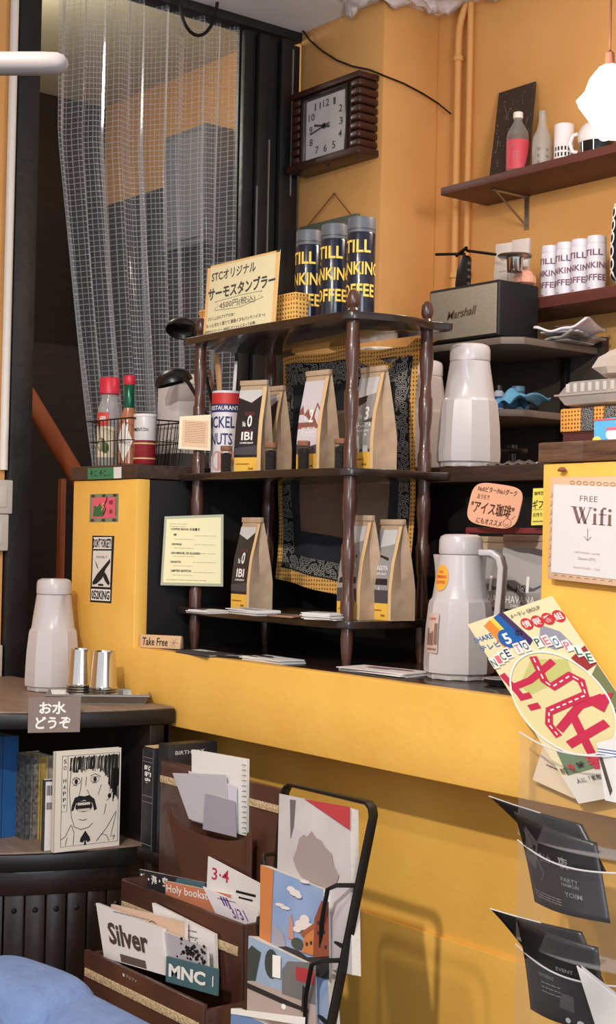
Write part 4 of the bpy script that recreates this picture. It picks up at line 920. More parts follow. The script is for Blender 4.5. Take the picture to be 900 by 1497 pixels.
mb = MB(); patch(mb, cc, ell(.4, .3, .22, .16, 14), 1.2); patch(mb, cc, ell(.6, .22, .16, .13, 14), 1.4); mb.build('label_leaves', mat('leaf_green', (88, 104, 66), .7), lb)
t = thing('hot_sauce_bottle', 'hot sauce bottle with diamond label, green neck and red cap', 'bottle', at(187, 670, 2.035, zc_)); h = onY(191, 549, 2.035).z - zc_
MB().lathe([(.024, 0), (.027, .003), (.027, h * .44), (.023, h * .52), (.0135, h * .64), (.0125, h * .90)], 28).build('bottle', mat('sauce_glass', (170, 110, 80), .15, coat=.5), t, 0, 40)
MB().lathe([(.0130, h * .63), (.0142, h * .64), (.0136, h * .89), (.0126, h * .895)], 24).build('neck_foil', mat('green_foil', (24, 92, 66), .25, .4), t, 0, 40)
MB().lathe([(.0150, h * .90), (.0158, h * .905), (.0155, h * .99), (.014, h)], 24).build('cap', REDCAP, t, 0, 40)
cc = Cyl(.0275, h * .03, h * .46, -108, 12)
mb = MB(); N_ = 10
mb.grid(lambda u, v: cc(.42 + (u - .5) * (1 - abs(2 * v - 1)) * .84, v, 1), 10, 12); lb = mb.build('diamond_label', mat('label_white', (230, 224, 214), .6), t, 0, 60)
mb = MB(); txt(mb, 'TABASCO', cc, .42, .5, .10, .6, .01, 0, 1.8); mb.build('label_print', GREYINK, lb)
t = thing('spice_can', 'small red and white paper spice can in the wire basket', 'can', at(211, 672, 2.045, zc_)); h = onY(210, 607, 2.045).z - zc_
MB().lathe([(.0275, 0), (.029, .002), (.029, h - .004)], 30).build('can', mat('can_red', (138, 34, 40), .35), t, 0, 40)
MB().lathe([(.0293, h * .48), (.0295, h * .485), (.0295, h * .95), (.0293, h * .955)], 30).build('upper_label', mat('can_white', (206, 200, 200), .35), t, 0, 40)
MB().lathe([(.0305, h - .006), (.0315, h - .004), (.0315, h), (.028, h + .002)], 30).build('lid', mat('can_lid_white', (232, 228, 226), .4), t, 0, 40)
cc = Cyl(.0297, 0, h, -125, 55); [(lambda mb: (gpatch(mb, cc, .02, v_, .98, v_ + .03, 14, 1), mb.build('gold_band', mat('can_gold', (206, 170, 120), .4), t)))(MB()) for v_ in (.10, .40)]
mb = MB(); txt(mb, 'PIMENTÓN', cc, .35, .7, .09, .5, .01, 0, 1.2); mb.build('label_print', INK, t)
# green tape on the plank, small jar edge
q = [onY(128, 701, YP - .0075), onY(166, 699.5, YP - .0075), onY(166, 683, YP - .0075), onY(128, 684.5, YP - .0075)]
t = thing('plank_tape', 'green and white tape label stuck on the left plank edge', 'label', q[0])
_, fc = card('green_tape', [p - q[0] for p in q], .0008, mat('tape_green', (58, 128, 88), .6), t); mb = MB(); txt(mb, 'そこ そこ…', fc, .5, .5, .5, .8, .01); mb.build('handwriting', INK, t)
q2 = [onY(166, 699.5, YP - .0075), onY(177, 699, YP - .0075), onY(177, 682.5, YP - .0075), onY(166, 683, YP - .0075)]
card('white_tape', [p - q[0] for p in q2], .0008, WHITEPAPER, t)
# white canister with black ladle, on the left plank
cc_ = at(258, 640, 2.235, zp); h = onY(258, 548, 2.235).z - zp
cc_.z += .0035; h -= .0035
t = thing('white_canister', 'white upright canister behind the pink notice card', 'canister', cc_)
MB().box(-.055, .055, -.035, .035, .0, h).build('body', mat('canister_white', (214, 208, 206), .45), t, .01)
MB().box(-.056, .056, -.036, .036, h * .88, h * .90).build('seam', mat('canister_seam', (180, 174, 172), .5), t, .002)
def ladle(name, label, bowl, hend, r_, tilt, hr=.0045, m_=BLACKPL, group='black ladles'):
    t = thing(name, label, 'ladle', bowl); mb = MB()
    R = Matrix.Rotation(tilt[0], 3, 'X') @ Matrix.Rotation(tilt[1], 3, 'Y')
    v = MB().lathe([(r_ * math.sin(a), -r_ * .75 * math.cos(a)) for a in [i / 8 * math.pi / 2 + .05 for i in range(9)]] + [(r_ * .95 * math.sin(a), -r_ * .70 * math.cos(a)) for a in [math.pi / 2 - i / 8 * math.pi / 2 - .0 for i in range(8)]] , 28)
    mb.add([R @ Vector(p) for p in v.v], v.f); mb.build('bowl', m_, t, 0, 50)
    e = Vector(hend) - Vector(bowl); s_ = R @ Vector((r_ * .98, 0, 0)); 
    d_ = e - s_
    MB().tube([s_, s_ + R @ Vector((.015, 0, .012)), s_ + d_ * .3 + Vector((0, 0, .008)), s_ + d_ * .7, e], [hr * 1.5, hr * 1.3, hr * 1.2, hr, hr], 8).build('handle', m_, t, 0, 50)
    return t
b1 = onY(258, 556, 2.150); e1 = onY(322, 640, 2.160)
ladle('black_ladle', 'black ladle resting over the white canister', b1 + Vector((-.012, 0, -.006)), e1, .052, (math.pi + .25, .15))
b2 = onY(266, 484, 2.19); e2 = onY(324, 640, 2.172)
ladle('black_ladle', 'black ladle sticking up left of the price sign', b2, e2, .046, (math.pi * .9, .25))
# dark pot and printed can with utensils, on the middle tier
p0 = at(330, 660, 2.165, ZM + .0005)
t = thing('utensil_can', 'printed white and red food can holding wooden utensils', 'can', p0); h = onY(330, 573, 2.165).z - ZM
MB().lathe([(.037, 0), (.039, .002), (.039, h - .002), (.0365, h), (.0365, .004), (.01, .0035)], 36).build('can', mat('tin_white', (220, 216, 220), .35), t, 0, 40)
cc = Cyl(.0393, 0, h, -140, 40)
mb = MB(); gpatch(mb, cc, 0, .74, 1, .84, 18, 1, .5); mb.build('navy_band', NAVYINK, t); mb = MB(); gpatch(mb, cc, 0, .84, 1, .97, 18, 1, .5); mb.build('red_band', mat('band_red', (196, 52, 48), .5), t)
mb = MB(); patch(mb, cc, ell(.62, .2, .16, .13, 14), 1); patch(mb, cc, ell(.4, .16, .16, .12, 14), 1.2); mb.build('food_picture', mat('food_pink', (200, 150, 140), .6), t)
words('lettering', NAVYINK, t, cc, [('NICKEL', .40, .62, .14, .72), ('NUTS', .46, .42, .14, .5)], 1)
words('lettering', WHITEINK, t, cc, [('RESTAURANT', .5, .79, .05, .7)], 1.4)
WOODL = mat('pale_utensil_wood', (206, 164, 122), .6, col2=(188, 144, 102), scale=12, stretch=(8, 8, 1)); WOODM = mat('brown_utensil_wood', (160, 108, 70), .6, col2=(138, 88, 54), scale=12, stretch=(8, 8, 1))
for i, (px_, py_, dx, wid, m_, lab) in enumerate(((317, 518, .006, .024, WOODL, 'wide pale wooden spatula standing in the printed can'), (345, 528, .014, .012, mat('white_spatula', (226, 222, 222), .4), 'white plastic spatula standing in the printed can'), (296, 520, -.014, .006, WOODM, 'thin brown wooden stick leaning left in the printed can'), (306, 540, -.006, .009, WOODM, 'short brown wooden spoon handle in the printed can'))):
    tp = onY(px_, py_, 2.175 + .006 * i); t = thing('utensil', lab, 'utensil', p0 + Vector((dx, .004 * i - .004, .006)), 0, 'utensils in the printed can')
    e = tp - t.location; sd = Vector((1, 0, 0)); mb = MB(); v = []
    for k in range(9):
        s_ = k / 8; w2 = (.004 + (wid / 2 - .004) * max(0, (s_ - .35) / .65) ** .6) * (1 if s_ < .95 else .75); q_ = e * s_
        v += [q_ + sd * w2 + Vector((0, -.002, 0)), q_ - sd * w2 + Vector((0, -.002, 0)), q_ - sd * w2 + Vector((0, .002, 0)), q_ + sd * w2 + Vector((0, .002, 0))]
    mb.add(v, [(4 * k + j, 4 * k + (j + 1) % 4, 4 * k + 4 + (j + 1) % 4, 4 * k + 4 + j) for k in range(8) for j in range(4)] + [(3, 2, 1, 0), (32, 33, 34, 35)]); mb.build('blade', m_, t, .001)
    MB().lathe([(.003, -.002), (.004, .0), (.004, .006)], 8).build('butt', m_, t)
t = thing('steel_tongs', 'steel tongs standing in the printed can', 'tongs', p0 + Vector((.016, -.018, .006)))
e = onY(316, 571, 2.130) - t.location
for s_ in (-.005, .005): MB().tube([(s_ * .4, 0, .003), e * .5 + Vector((s_ * 2, 0, 0)), e + Vector((s_, 0, 0))], .0026, 6).build('arm', DULLSTEEL, t)
t = thing('dark_tub', 'dark grey tub around the foot of the white canister', 'tub', (cc_.x + .012, cc_.y, zp)); h = .046
MB().box(-.078, .078, -.050, .050, .0, .003).build('bottom', mat('dark_grey_tub', (78, 76, 76), .45), t)
for nm, a_ in (('wall', (-.078, .078, -.050, -.047)), ('wall', (-.078, .078, .047, .050)), ('wall', (-.078, -.075, -.047, .047)), ('wall', (.075, .078, -.047, .047))): MB().box(a_[0], a_[1], a_[2], a_[3], .003, h).build(nm, mat('dark_grey_tub', 0), t)
# lidded white containers behind the bandana, on the upper plank
t = thing('white_tub', 'white lidded tub showing its rim above the bandana', 'tub', at(552, 540, 2.46, 1.538)); h = onY(552, 510, 2.46).z - 1.538
MB().lathe([(.038, 0), (.042, .004), (.047, h - .02), (.046, h - .012)], 36).build('body', mat('tub_white', (222, 216, 210), .45), t, 0, 40); MB().lathe([(.048, h - .016), (.052, h - .014), (.052, h - .004), (.046, h), (.01, h - .001)], 36).build('lid', mat('tub_white', 0), t, 0, 40)
# ------------------------------------------------------------------ things on the counter ledge
q = [onZ(203, 947, ZC), onZ(263, 950, ZC)]
t = thing('take_free_sign', 'tan folded card reading Take Free in the recess corner', 'sign', (q[0].x, q[0].y, ZC + .0006)); w_ = (q[1] - q[0]).length; ang = math.atan2(q[1].y - q[0].y, q[1].x - q[0].x); t.rotation_euler[2] = ang
h_ = .032
MB().prism([(0, 0), (.024, 0), (.019, h_), (.006, h_ + .002)], 0, w_, 'x').build('tent', mat('tan_card', (206, 170, 130), .7), t, .003)
fc = Face((0, -.0008, 0), (w_, 0, 0), (0, .006, h_)); words('lettering', INK, t, fc, [('Take Free', .38, .52, .62, .62, .01, .0)])
mb = MB()
for i in range(6): stroke(mb, fc, [(.84, .5), (.84 + .1 * math.cos(i), .5 + .35 * math.sin(i))], .0008)
mb.build('sketch', mat('sketch_brown', (130, 100, 80), .7), t)
def leaflet(label, px_, py_, z, w_, d_, rz, m_, n=3, group='leaflets on the shelf tiers and ledge', print_=None):
    p = onZ(px_, py_, z); t = thing('leaflet_stack' if n > 1 else 'leaflet', label, 'leaflet', (p.x, p.y, z + .0006), rz, group); r = random.Random(px_)
    for i in range(n):
        dx, dy, a = r.uniform(-.006, .006), r.uniform(-.006, .006), r.uniform(-.08, .08); ca, sa = math.cos(a), math.sin(a)
        pts = [(dx + x * ca - y * sa, dy + x * sa + y * ca) for x, y in ((-w_ / 2, -d_ / 2), (w_ / 2, -d_ / 2), (w_ / 2, d_ / 2), (-w_ / 2, d_ / 2))]
        MB().prism(pts, i * .0022, i * .0022 + .0018, 'z').build('sheet', m_ if i == n - 1 or i % 2 == 0 else WHITEPAPER, t)
    f_ = Face((-w_ / 2, -d_ / 2, n * .0022 - .0002), (w_, 0, 0), (0, d_, 0)); mb = MB(); r2 = random.Random(px_ + 1)
    for k in range(4): u, v = r2.uniform(.05, .5), r2.uniform(.05, .6); rect(mb, f_, u, v, u + r2.uniform(.2, .4), v + r2.uniform(.1, .3), 1 + k * .3)
    mb.build('print', print_ or GREYINK, t); return t
leaflet('white leaflets at the left end of the bottom tier', 303, 897, ZL, .075, .07, .1, WHITEPAPER, 4)
leaflet('thick white card stack in front of the lone dark-labelled bag', 370, 899, ZL, .13, .07, -.1, WHITEPAPER, 6, print_=mat('pale_print', (206, 204, 204), .8))
leaflet('thin tan leaflet in the middle of the bottom tier', 420, 902, ZL, .09, .06, .2, mat('tan_leaf', (170, 130, 110), .7), 2)
leaflet('curled white card stack beside the front post of the bottom tier', 472, 906, ZL, .08, .06, .3, WHITEPAPER, 7, print_=mat('pale_print', 0))
leaflet('dark photo leaflets along the ledge right of the Take Free card', 300, 957, ZC, .16, .08, -.05, mat('leaf_dark', (70, 68, 70), .5), 3, print_=WHITEPAPER)
leaflet('white leaflets in the middle of the counter ledge', 398, 967, ZC, .15, .07, .0, WHITEPAPER, 4, print_=mat('leaf_dark', 0))
leaflet('black leaflets lying between white ones on the ledge', 350, 962, ZC, .13, .06, .2, mat('leaf_black', (40, 38, 40), .5), 2, print_=GREYPAPER)
leaflet('colour magazine fanned on the ledge beside the jug', 562, 984, ZC, .20, .09, .05, mat('mag_pale', (214, 206, 204), .5), 4, print_=mat('mag_mauve', (150, 110, 120), .6))
# display crate with bags, round sign and yellow tag
zr = onY(720, 772, 2.26).z
cr = thing('bag_crate', 'dark red display crate holding bags behind the counter jug', 'crate', (-2.0, 2.30, ZC + .0006)); RED = mat('dark_red_paint', (120, 44, 48), .45)
cx0, cx1 = onY(680, 772, 2.24).x + 2.0, onY(800, 772, 2.24).x + 2.0
zi = zr - ZC
MB().box(cx0, cx1, -.06, .14, 0, .012).build('base', RED, cr, .002); MB().box(cx0, cx1, .13, .14, .012, zi).build('back', BLACKW, cr, .002)
MB().box(cx0, cx1, -.06, -.05, zi - .012, zi).build('top_bar', RED, cr, .002); MB().box(cx0, cx0 + .012, -.06, -.048, .012, zi - .012).build('post', RED, cr, .002); MB().box(cx1 - .012, cx1, -.06, -.048, .012, zi - .012).build('post', RED, cr, .002)
MB().box(cx0 + .02, cx1 - .02, -.03, .12, .013, .036).build('riser', RED, cr, .002)
ST1 = dict(base=mat('label_mid_grey', (148, 144, 144), .4), pics=[(GRD, [(0, .17), (.86, .17), (.86, .6), (.7, .57), (.5, .6), (.3, .56), (.1, .62), (0, .6)]), (DKL, [(0, .17), (.86, .17), (.86, .4), (0, .4)])], text=[('1', .58, .60, .13, .06), ('No', .44, .565, .06, .12), ('HAVANA', .44, .475, .06, .62), ('DARK ROAST', .44, .425, .025, .4)])
zbag = ZC + .037
bagpx('coffee bag with grey label numbered 1 in the red crate', 736, 790, 900, 783, 2.30, 28, ST1, zbag, .105, .07, 'coffee bags in the red crate')
bagpx('coffee bag half hidden behind the counter jug handle', 690, 728, 900, 785, 2.33, 20, ST1, zbag, .10, .07, 'coffee bags in the red crate')
pc_ = onY(722, 739, 2.215)
t = thing('round_sign', 'rounded peach handwritten iced coffee sign above the crate', 'sign', (pc_.x, 2.215, pc_.z))
w_ = onY(762, 739, 2.215).x - onY(681, 739, 2.215).x; hh_ = onY(722, 703, 2.215).z - onY(722, 775, 2.215).z; ro = -.12
out = []
for i in range(48):
    a = 2 * math.pi * i / 48; e_ = 4; k_ = (abs(math.cos(a)) ** e_ + abs(math.sin(a)) ** e_) ** (-1 / e_); x, z = k_ * math.cos(a) * w_ * .46, k_ * math.sin(a) * hh_ * .44
    x2 = x + z * .18; out.append((x2 * math.cos(ro) - z * math.sin(ro), x2 * math.sin(ro) + z * math.cos(ro)))
MB().prism(out, 0, .002).build('card', mat('peach_paper', (238, 178, 146), .7), t)
ux = Vector((math.cos(ro), 0, math.sin(ro))) * w_; vz = Vector((-math.sin(ro) + .18, 0, math.cos(ro))) * hh_
fc = Face(Vector((0, -.0002, 0)) - ux * .5 - vz * .5, ux, vz)
DKB = mat('brown_marker', (70, 40, 36), .7)
words('handwriting', DKB, t, fc, [('No0ビター/No1ダーク', .5, .80, .12, .70, .006), ('おうちで', .28, .64, .10, .22, .004), ('"アイス珈琲"', .48, .42, .26, .78, .014), ('にもオススメ', .48, .16, .12, .46, .006)])
mb = MB(); stroke(mb, fc, ell(.80, .2, .07, .085, 18), .0008, closed=True); stroke(mb, fc, ell(.80, .19, .035, .035, 8, math.pi, 2 * math.pi), .0008); stroke(mb, fc, [(.86, .28), (.91, .36)], .0008); mb.build('smiley', DKB, t)
MB().tube([(-.01, .004, -hh_ * .4), (-.01, .004, zr - pc_.z + .001)], .0018, 6).build('clip', DULLSTEEL, t) if zr - pc_.z < -hh_ * .4 else MB().box(-.03, -.018, .003, .010, zr - pc_.z, zr - pc_.z + .012).build('clip', DULLSTEEL, t)
q = [onY(776, 768, 2.22), onY(806, 767, 2.22), onY(808, 713, 2.22), onY(779, 714, 2.22)]
t = thing('yellow_tag', 'yellow handwritten gift tag behind the right pillar edge', 'sign', q[0]); l_ = [p - q[0] for p in q]
_, fc = card('card', l_, .0015, mat('tag_yellow', (240, 226, 104), .7), t); words('handwriting', INK, t, fc, [('珈琲豆', .3, .86, .10, .45, .006), ('ギフト', .42, .56, .24, .8, .012), ('お作り', .3, .28, .12, .45, .006)]); mb = MB(); stroke(mb, fc, [(.05, .42), (.9, .42)], .0008); scribble(mb, fc, .08, .8, .1, .03, 0, 2); mb.build('fine_print', GREYINK, t)
t = thing('black_saucer', 'small black dish on the ledge right of the jug', 'dish', onZ(728, 1003, ZC) + Vector((0, .01, .0006)))
MB().lathe([(.02, 0), (.026, .001), (.034, .012), (.036, .014), (.033, .014), (.022, .004), (.005, .003)], 32).build('dish', mat('dish_black', (40, 40, 42), .3), t, 0, 40); MB().lathe([(.0345, .0135), (.0365, .0137), (.0365, .0150), (.0345, .0152)], 32).build('rim', mat('dish_rim', (150, 148, 148), .3), t, 0, 40)
# ------------------------------------------------------------------ stickers on the yellow post
q = [onY(130.5, 763.5, YP - .0004), onY(172.5, 763, YP - .0004), onY(173.5, 721.5, YP - .0004), onY(131.5, 722.5, YP - .0004)]
t = thing('square_sticker', 'square pink and green illustrated sticker on the yellow post', 'sticker', q[0]); _, fc = card('backing', [p - q[0] for p in q], .0004, mat('sticker_grey_green', (130, 138, 112), .6), t)
mb = MB(); rect(mb, fc, .10, .14, .90, .86); mb.build('pink_field', mat('sticker_pink', (226, 96, 116), .6), t)
mb = MB(); patch(mb, fc, [(.14, .2), (.5, .2), (.52, .5), (.42, .55), (.38, .68), (.3, .55), (.16, .58)], 2); mb.build('green_shape', mat('sticker_green', (52, 110, 62), .6), t)
mb = MB(); stroke(mb, fc, [(.5, .25), (.58, .45), (.52, .6), (.6, .75), (.62, .88)], .0045, 2.5); mb.build('dark_shape', INK, t)
mb = MB(); stroke(mb, fc, [(.44, .4), (.5, .55), (.46, .62), (.54, .66)], .003, 3); mb.build('gold_shape', GOLDINK, t)
mb = MB(); [patch(mb, fc, ell(u, v, .07, .05, 10), 2) for u in (.12, .5, .88) for v in (.07, .93)]; mb.build('corner_marks', mat('sticker_dark_olive', (56, 62, 50), .6), t)['kind'] = 'stuff'
words('lettering', mat('sticker_dark_red', (130, 40, 60), .6), t, fc, [('喫', .76, .68, .16, .14, .01), ('茶', .76, .36, .16, .14, .01), ('JAZZ', .93, .5, .06, .3, .01, -math.pi / 2)], 2)
q = [onY(131.5, 880, YP - .0004), onY(162.5, 882, YP - .0004), onY(167, 783.5, YP - .0004), onY(135, 783, YP - .0004)]
t = thing('tall_sticker', 'tall black and white sticker with crossed arms on the yellow post', 'sticker', q[0]); _, fc = card('backing', [p - q[0] for p in q], .0004, INK, t)
mb = MB(); rect(mb, fc, .07, .80, .93, .975); mb.build('top_field', WHITEINK, t); mb = MB(); rect(mb, fc, .07, .235, .93, .775); mb.build('middle_field', mat('sticker_light', (222, 218, 212), .6), t); mb = MB(); rect(mb, fc, .05, .03, .95, .20); mb.build('bottom_field', WHITEINK, t)
words('lettering', INK, t, fc, [("DON'T FORGET!!", .5, .887, .145, .84, .03), ('052KING', .5, .115, .135, .84, .03)], 2)
words('lettering', GREYINK, t, fc, [('FAMILY', .5, .68, .035, .5, .0)], 2)
mb = MB(); patch(mb, fc, [(.1, .3), (.3, .42), (.62, .55), (.9, .66), (.9, .6), (.7, .5), (.55, .36), (.3, .28), (.12, .26)], 2); patch(mb, fc, [(.12, .66), (.16, .64), (.3, .52), (.36, .5), (.3, .56)], 2); patch(mb, fc, [(.6, .48), (.75, .42), (.92, .3), (.86, .26), (.7, .32), (.55, .42)], 2.2); rect(mb, fc, .38, .25, .62, .28, 2.2); mb.build('crossed_arms', INK, t)
# ------------------------------------------------------------------ free wifi frame on the right pillar
q = [onY(799, 846, YP - .02), onY(914, 859, YP - .02), onY(914, 696, YP - .02), onY(803.5, 697.5, YP - .02)]
t = thing('wifi_frame', 'tan framed FREE Wifi notice on the right yellow pillar', 'notice', (q[0].x, YP - .0006, q[0].z)); l_ = [p - q[0] + Vector((0, -.0194, 0)) for p in q]
card('frame', l_, .019, mat('notice_tan', (214, 176, 146), .7), t, .002)
fF = Face(l_[0], l_[1] - l_[0], l_[3] - l_[0])
mb = MB()
for i in range(9): txt(mb, 'ᴗ', fF, .1 + i * .1, .03, .03, .045, 0) if False else stroke(mb, fF, ell(.12 + i * .1, .035, .022, .014, 8, 0, math.pi), .0008)
for i in range(8): stroke(mb, fF, ell(.3 + i * .085, .955, .03, .016, 10), .0008, closed=True)
for i in range(9): stroke(mb, fF, [(.018, .12 + i * .085), (.045, .14 + i * .085), (.03, .17 + i * .085)], .0008)
mb.build('frame_marks', mat('marks_brown', (120, 84, 72), .7), t)['kind'] = 'stuff'
pi = [fF(u, v, 2) for u, v in ((.06, .07), (.985, .065), (.985, .93), (.06, .93))]
_, fc = card('paper', pi, .001, mat('notice_white', (216, 210, 210), .7), t)
WB = mat('wifi_brown', (120, 92, 90), .7)
words('lettering', WB, t, fc, [('FREE', .50, .86, .06, .24, -.012)], 1)
S = lambda *a: mb.add([fc(u, v) for u, v in a], [tuple(range(len(a)))])
mb = MB(); x0, v0, v1 = .26, .58, .765
def sl(xa, xb, w_): S((xb, v0), (xb + w_, v0), (xa + w_, v1), (xa, v1))
sl(.28, .355, .045); sl(.365, .44, .045); S((.365, v0), (.375, v0), (.455, .765), (.445, .765)); S((.45, v0), (.46, v0), (.535, v1), (.525, v1))
S((.255, v1 - .006), (.345, v1 - .006), (.345, v1), (.255, v1)); S((.50, v1 - .006), (.56, v1 - .006), (.56, v1), (.50, v1)); mb.build('letter', WB, t)
def ibar(x): 
    mb = MB(); mb.add([fc(u, v) for u, v in ((x - .018, v0), (x + .018, v0), (x + .018, .70), (x - .018, .70))], [(0, 1, 2, 3)]); mb.add([fc(u, v) for u, v in ((x - .035, v0), (x + .035, v0), (x + .035, v0 + .006), (x - .035, v0 + .006))], [(0, 1, 2, 3)]); mb.add([fc(u, v) for u, v in ell(x, .745, .022, .017, 14)], [tuple(range(14))]); mb.build('letter', WB, t)
ibar(.59); ibar(.79)
mb = MB(); mb.add([fc(u, v) for u, v in ((.667, v0), (.703, v0), (.703, .745), (.667, .745))], [(0, 1, 2, 3)]); stroke(mb, fc, [(.64, .695), (.75, .695)], .0012); stroke(mb, fc, [(.685, .74), (.705, .765), (.74, .762)], .003); stroke(mb, fc, [(.645, v0 + .003), (.73, v0 + .003)], .0012); mb.build('letter', WB, t)
mb = MB(); stroke(mb, fc, [(.5, .53), (.5, .40)], .0011); stroke(mb, fc, [(.45, .44), (.5, .395), (.55, .44)], .0011); mb.build('arrow', GREYINK, t)
words('lettering', mat('wifi_faint', (186, 160, 156), .7), t, fc, [('NETWORK NAME', .5, .255, .022, .34, 0), ('PASSWORD : 1234', .5, .085, .022, .36, 0)]); words('lettering', GREYINK, t, fc, [('Guest-STC', .5, .19, .028, .24, -.01)])
MB().lathe([(.006, 0), (.0085, .002), (.006, .006), (.003, .008)], 14, (fF(.1, 1.06).x, -.008, fF(.1, 1.06).z)).build('peg', mat('cork', 0), t, 0, 40)
# ------------------------------------------------------------------ round-front corner cabinet
ZK, ZK2 = .945, .615
kc0 = Vector((-3.80, 1.944, 0)); KR = .86
cb_ = thing('corner_cabinet', 'dark wooden quarter-round corner cabinet under the water jug', 'cabinet', (kc0.x, kc0.y, 0))
def arc(r_, a0=0, a1=math.pi / 2, n=24, sq=1.0): return [(r_ * math.cos(a0 + (a1 - a0) * i / n), -r_ * math.sin(a0 + (a1 - a0) * i / n)) for i in range(n + 1)]
def sector(r_): return [(0, 0)] + arc(r_)
KTOP = mat('cabinet_top_wood', (150, 128, 112), .5, col2=(128, 106, 92), scale=9, stretch=(1, 4, 1)); KW = mat('cabinet_dark_wood', (40, 24, 20), .38, col2=(28, 17, 14), scale=6, stretch=(6, 6, 1), coat=.2); KE = mat('cabinet_edge', (26, 22, 21), .35)
MB().prism(sector(KR), ZK - .040, ZK - .004, 'z').build('top_edge', KE, cb_, .004, smooth=35); MB().prism(sector(KR - .012), ZK - .004, ZK, 'z').build('top', KTOP, cb_, 0)
MB().prism(sector(KR - .02), ZK2 - .045, ZK2 - .004, 'z').build('shelf_edge', KE, cb_, .004, smooth=35); MB().prism(sector(KR - .032), ZK2 - .004, ZK2, 'z').build('shelf', KTOP, cb_, 0)
MB().box(KR - .16, KR - .02, -.06, -.004, ZK2 + .0005, ZK - .041).build('end_post', KE, cb_, .003)
MB().box(KR - .14, KR - .05, -.035, -.004, 0, ZK2 - .046).build('end_post', KE, cb_, .003)
MB().box(0, KR - .02, -.020, -.001, ZK2, ZK - .041).build('back_panel', KW, cb_); MB().box(.001, .02, -KR + .02, 0, ZK2, ZK - .041).build('back_panel', KW, cb_)
n_ = 26
for i in range(n_):
    a0, a1 = math.pi / 2 * i / n_ + .04 * 0, math.pi / 2 * (i + .94) / n_
    mb = MB(); R0, R1 = KR - .075, KR - .050
    pts = [(R1 * math.cos(a0), -R1 * math.sin(a0)), (R1 * math.cos(a1), -R1 * math.sin(a1)), (R0 * math.cos(a1), -R0 * math.sin(a1)), (R0 * math.cos(a0), -R0 * math.sin(a0))]
    sl_ = mb.prism(pts, .02, ZK2 - .10, 'z').build('slat', KW, cb_, .003)
    am = (a0 + a1) / 2; MB().lathe([(.009, -.004), (.007, .0), (.003, .004)], 10, (0, 0, 0)).build('stud', KE, sl_).matrix_basis = Matrix.Translation((R1 * math.cos(am), -R1 * math.sin(am), ZK2 - .14)) @ Vector((math.cos(am), -math.sin(am), 0)).to_track_quat('Z', 'Y').to_matrix().to_4x4()
MB().add(*(lambda o_, i_: ([(x, y, z) for z in (ZK2 - .105, ZK2 - .046) for x, y in o_ + i_[::-1]], [tuple(range(len(o_ + i_))), tuple(range(2 * len(o_ + i_) - 1, len(o_ + i_) - 1, -1))] + [(k, len(o_ + i_) + k, len(o_ + i_) + (k + 1) % len(o_ + i_), (k + 1) % len(o_ + i_)) for k in range(len(o_ + i_))]))(arc(KR - .045), arc(KR - .08))).build('rail', KW, cb_, .003)
# jug, tray, cups, water sign
pj = onZ(75.5, 1009, ZK); vacuum_jug('white vacuum jug for water on the corner cabinet', (pj.x, pj.y, ZK + .0006), -12, .296, .070)
tc_ = onZ(158, 1026, ZK) + Vector((-.03, -.01, 0))
ty = thing('steel_tray', 'brushed steel tray with inverted cups on the corner cabinet', 'tray', (tc_.x, tc_.y, ZK + .0006), math.radians(58))
tw, td = .125, .075
MB().box(-tw + .01, tw - .01, -td + .01, td - .01, 0, .002).build('base', DULLSTEEL, ty)
mb = MB(); A = [(-tw + .01, -td + .01, .001), (tw - .01, -td + .01, .001), (tw - .01, td - .01, .001), (-tw + .01, td - .01, .001)]; B = [(-tw, -td, .020), (tw, -td, .020), (tw, td, .020), (-tw, td, .020)]
mb.add(A + B, [(i, (i + 1) % 4, 4 + (i + 1) % 4, 4 + i) for i in range(4)]); mb.build('wall', DULLSTEEL, ty, solid=.0015)
MB().tube([(p[0], p[1], p[2]) for p in B], .003, 8, closed=True).build('rim', DULLSTEEL, ty, 0, 40)
MB().grid(lambda u, v: ((u - .5) * .2, (v - .5) * .12, .003 + .003 * math.sin(u * 5) + .02 * max(0, u - .85) * 4), 14, 6).build('paper_liner', WHITEPAPER, ty, 0, 50, solid=.001)
def cup_stack(label, px_, py_, z0_, htop):
    p = onZ(px_, py_, z0_); t = thing('cup_stack', label, 'cups', (p.x, p.y, z0_), 0, 'inverted steel cups on the tray')
    for i in range(4):
        z = i * .0065; top = htop - (3 - i) * .0065
        mb = MB(); mb.lathe([(.0355, z), (.0370, z + .0012), (.0370, z + .0035), (.0345, z + .005), (.0335, z + .008), (.0265, z + .0065 * 0 + top - .003 - z * 0), (.0235, top)] if i == 3 else [(.0355, z), (.0370, z + .0012), (.0370, z + .0035), (.0340, z + .005)], 40); mb.build('cup', STEEL, t, 0, 40)
    return t
ht = .096
cup_stack('stack of inverted steel cups nearest the yellow post', 151, 1018, ZK + .0105, ht); cup_stack('stack of inverted steel cups beside the water jug', 117, 1013.5, ZK + .0105, ht)
vN = Vector((-.0, -1, 0)); 
_pp2 = onZ(115, 1026, ZK) + Vector((-.0, -.0, 0)); pn2 = (.62, -.78, 0)
pp2 = Vector(kc0) + Vector((KR * math.cos(.42), -KR * math.sin(.42), 0)) * 1.004
n2 = (math.cos(.42), -math.sin(.42), 0)
q = [onP(40.5, 1071.5, pp2, n2), onP(116.5, 1070, pp2, n2), onP(118.5, 1018, pp2, n2), onP(41.5, 1020, pp2, n2)]
t = thing('water_sign', 'grey-brown card with white brush lettering on the cabinet edge', 'sign', q[0]); _, fc = card('card', [p - q[0] for p in q], .0015, mat('taupe_card', (132, 116, 108), .7), t)
words('lettering', WHITEINK, t, fc, [('お水', .47, .70, .36, .52, .03), ('どうぞ', .48, .28, .36, .68, .03)])
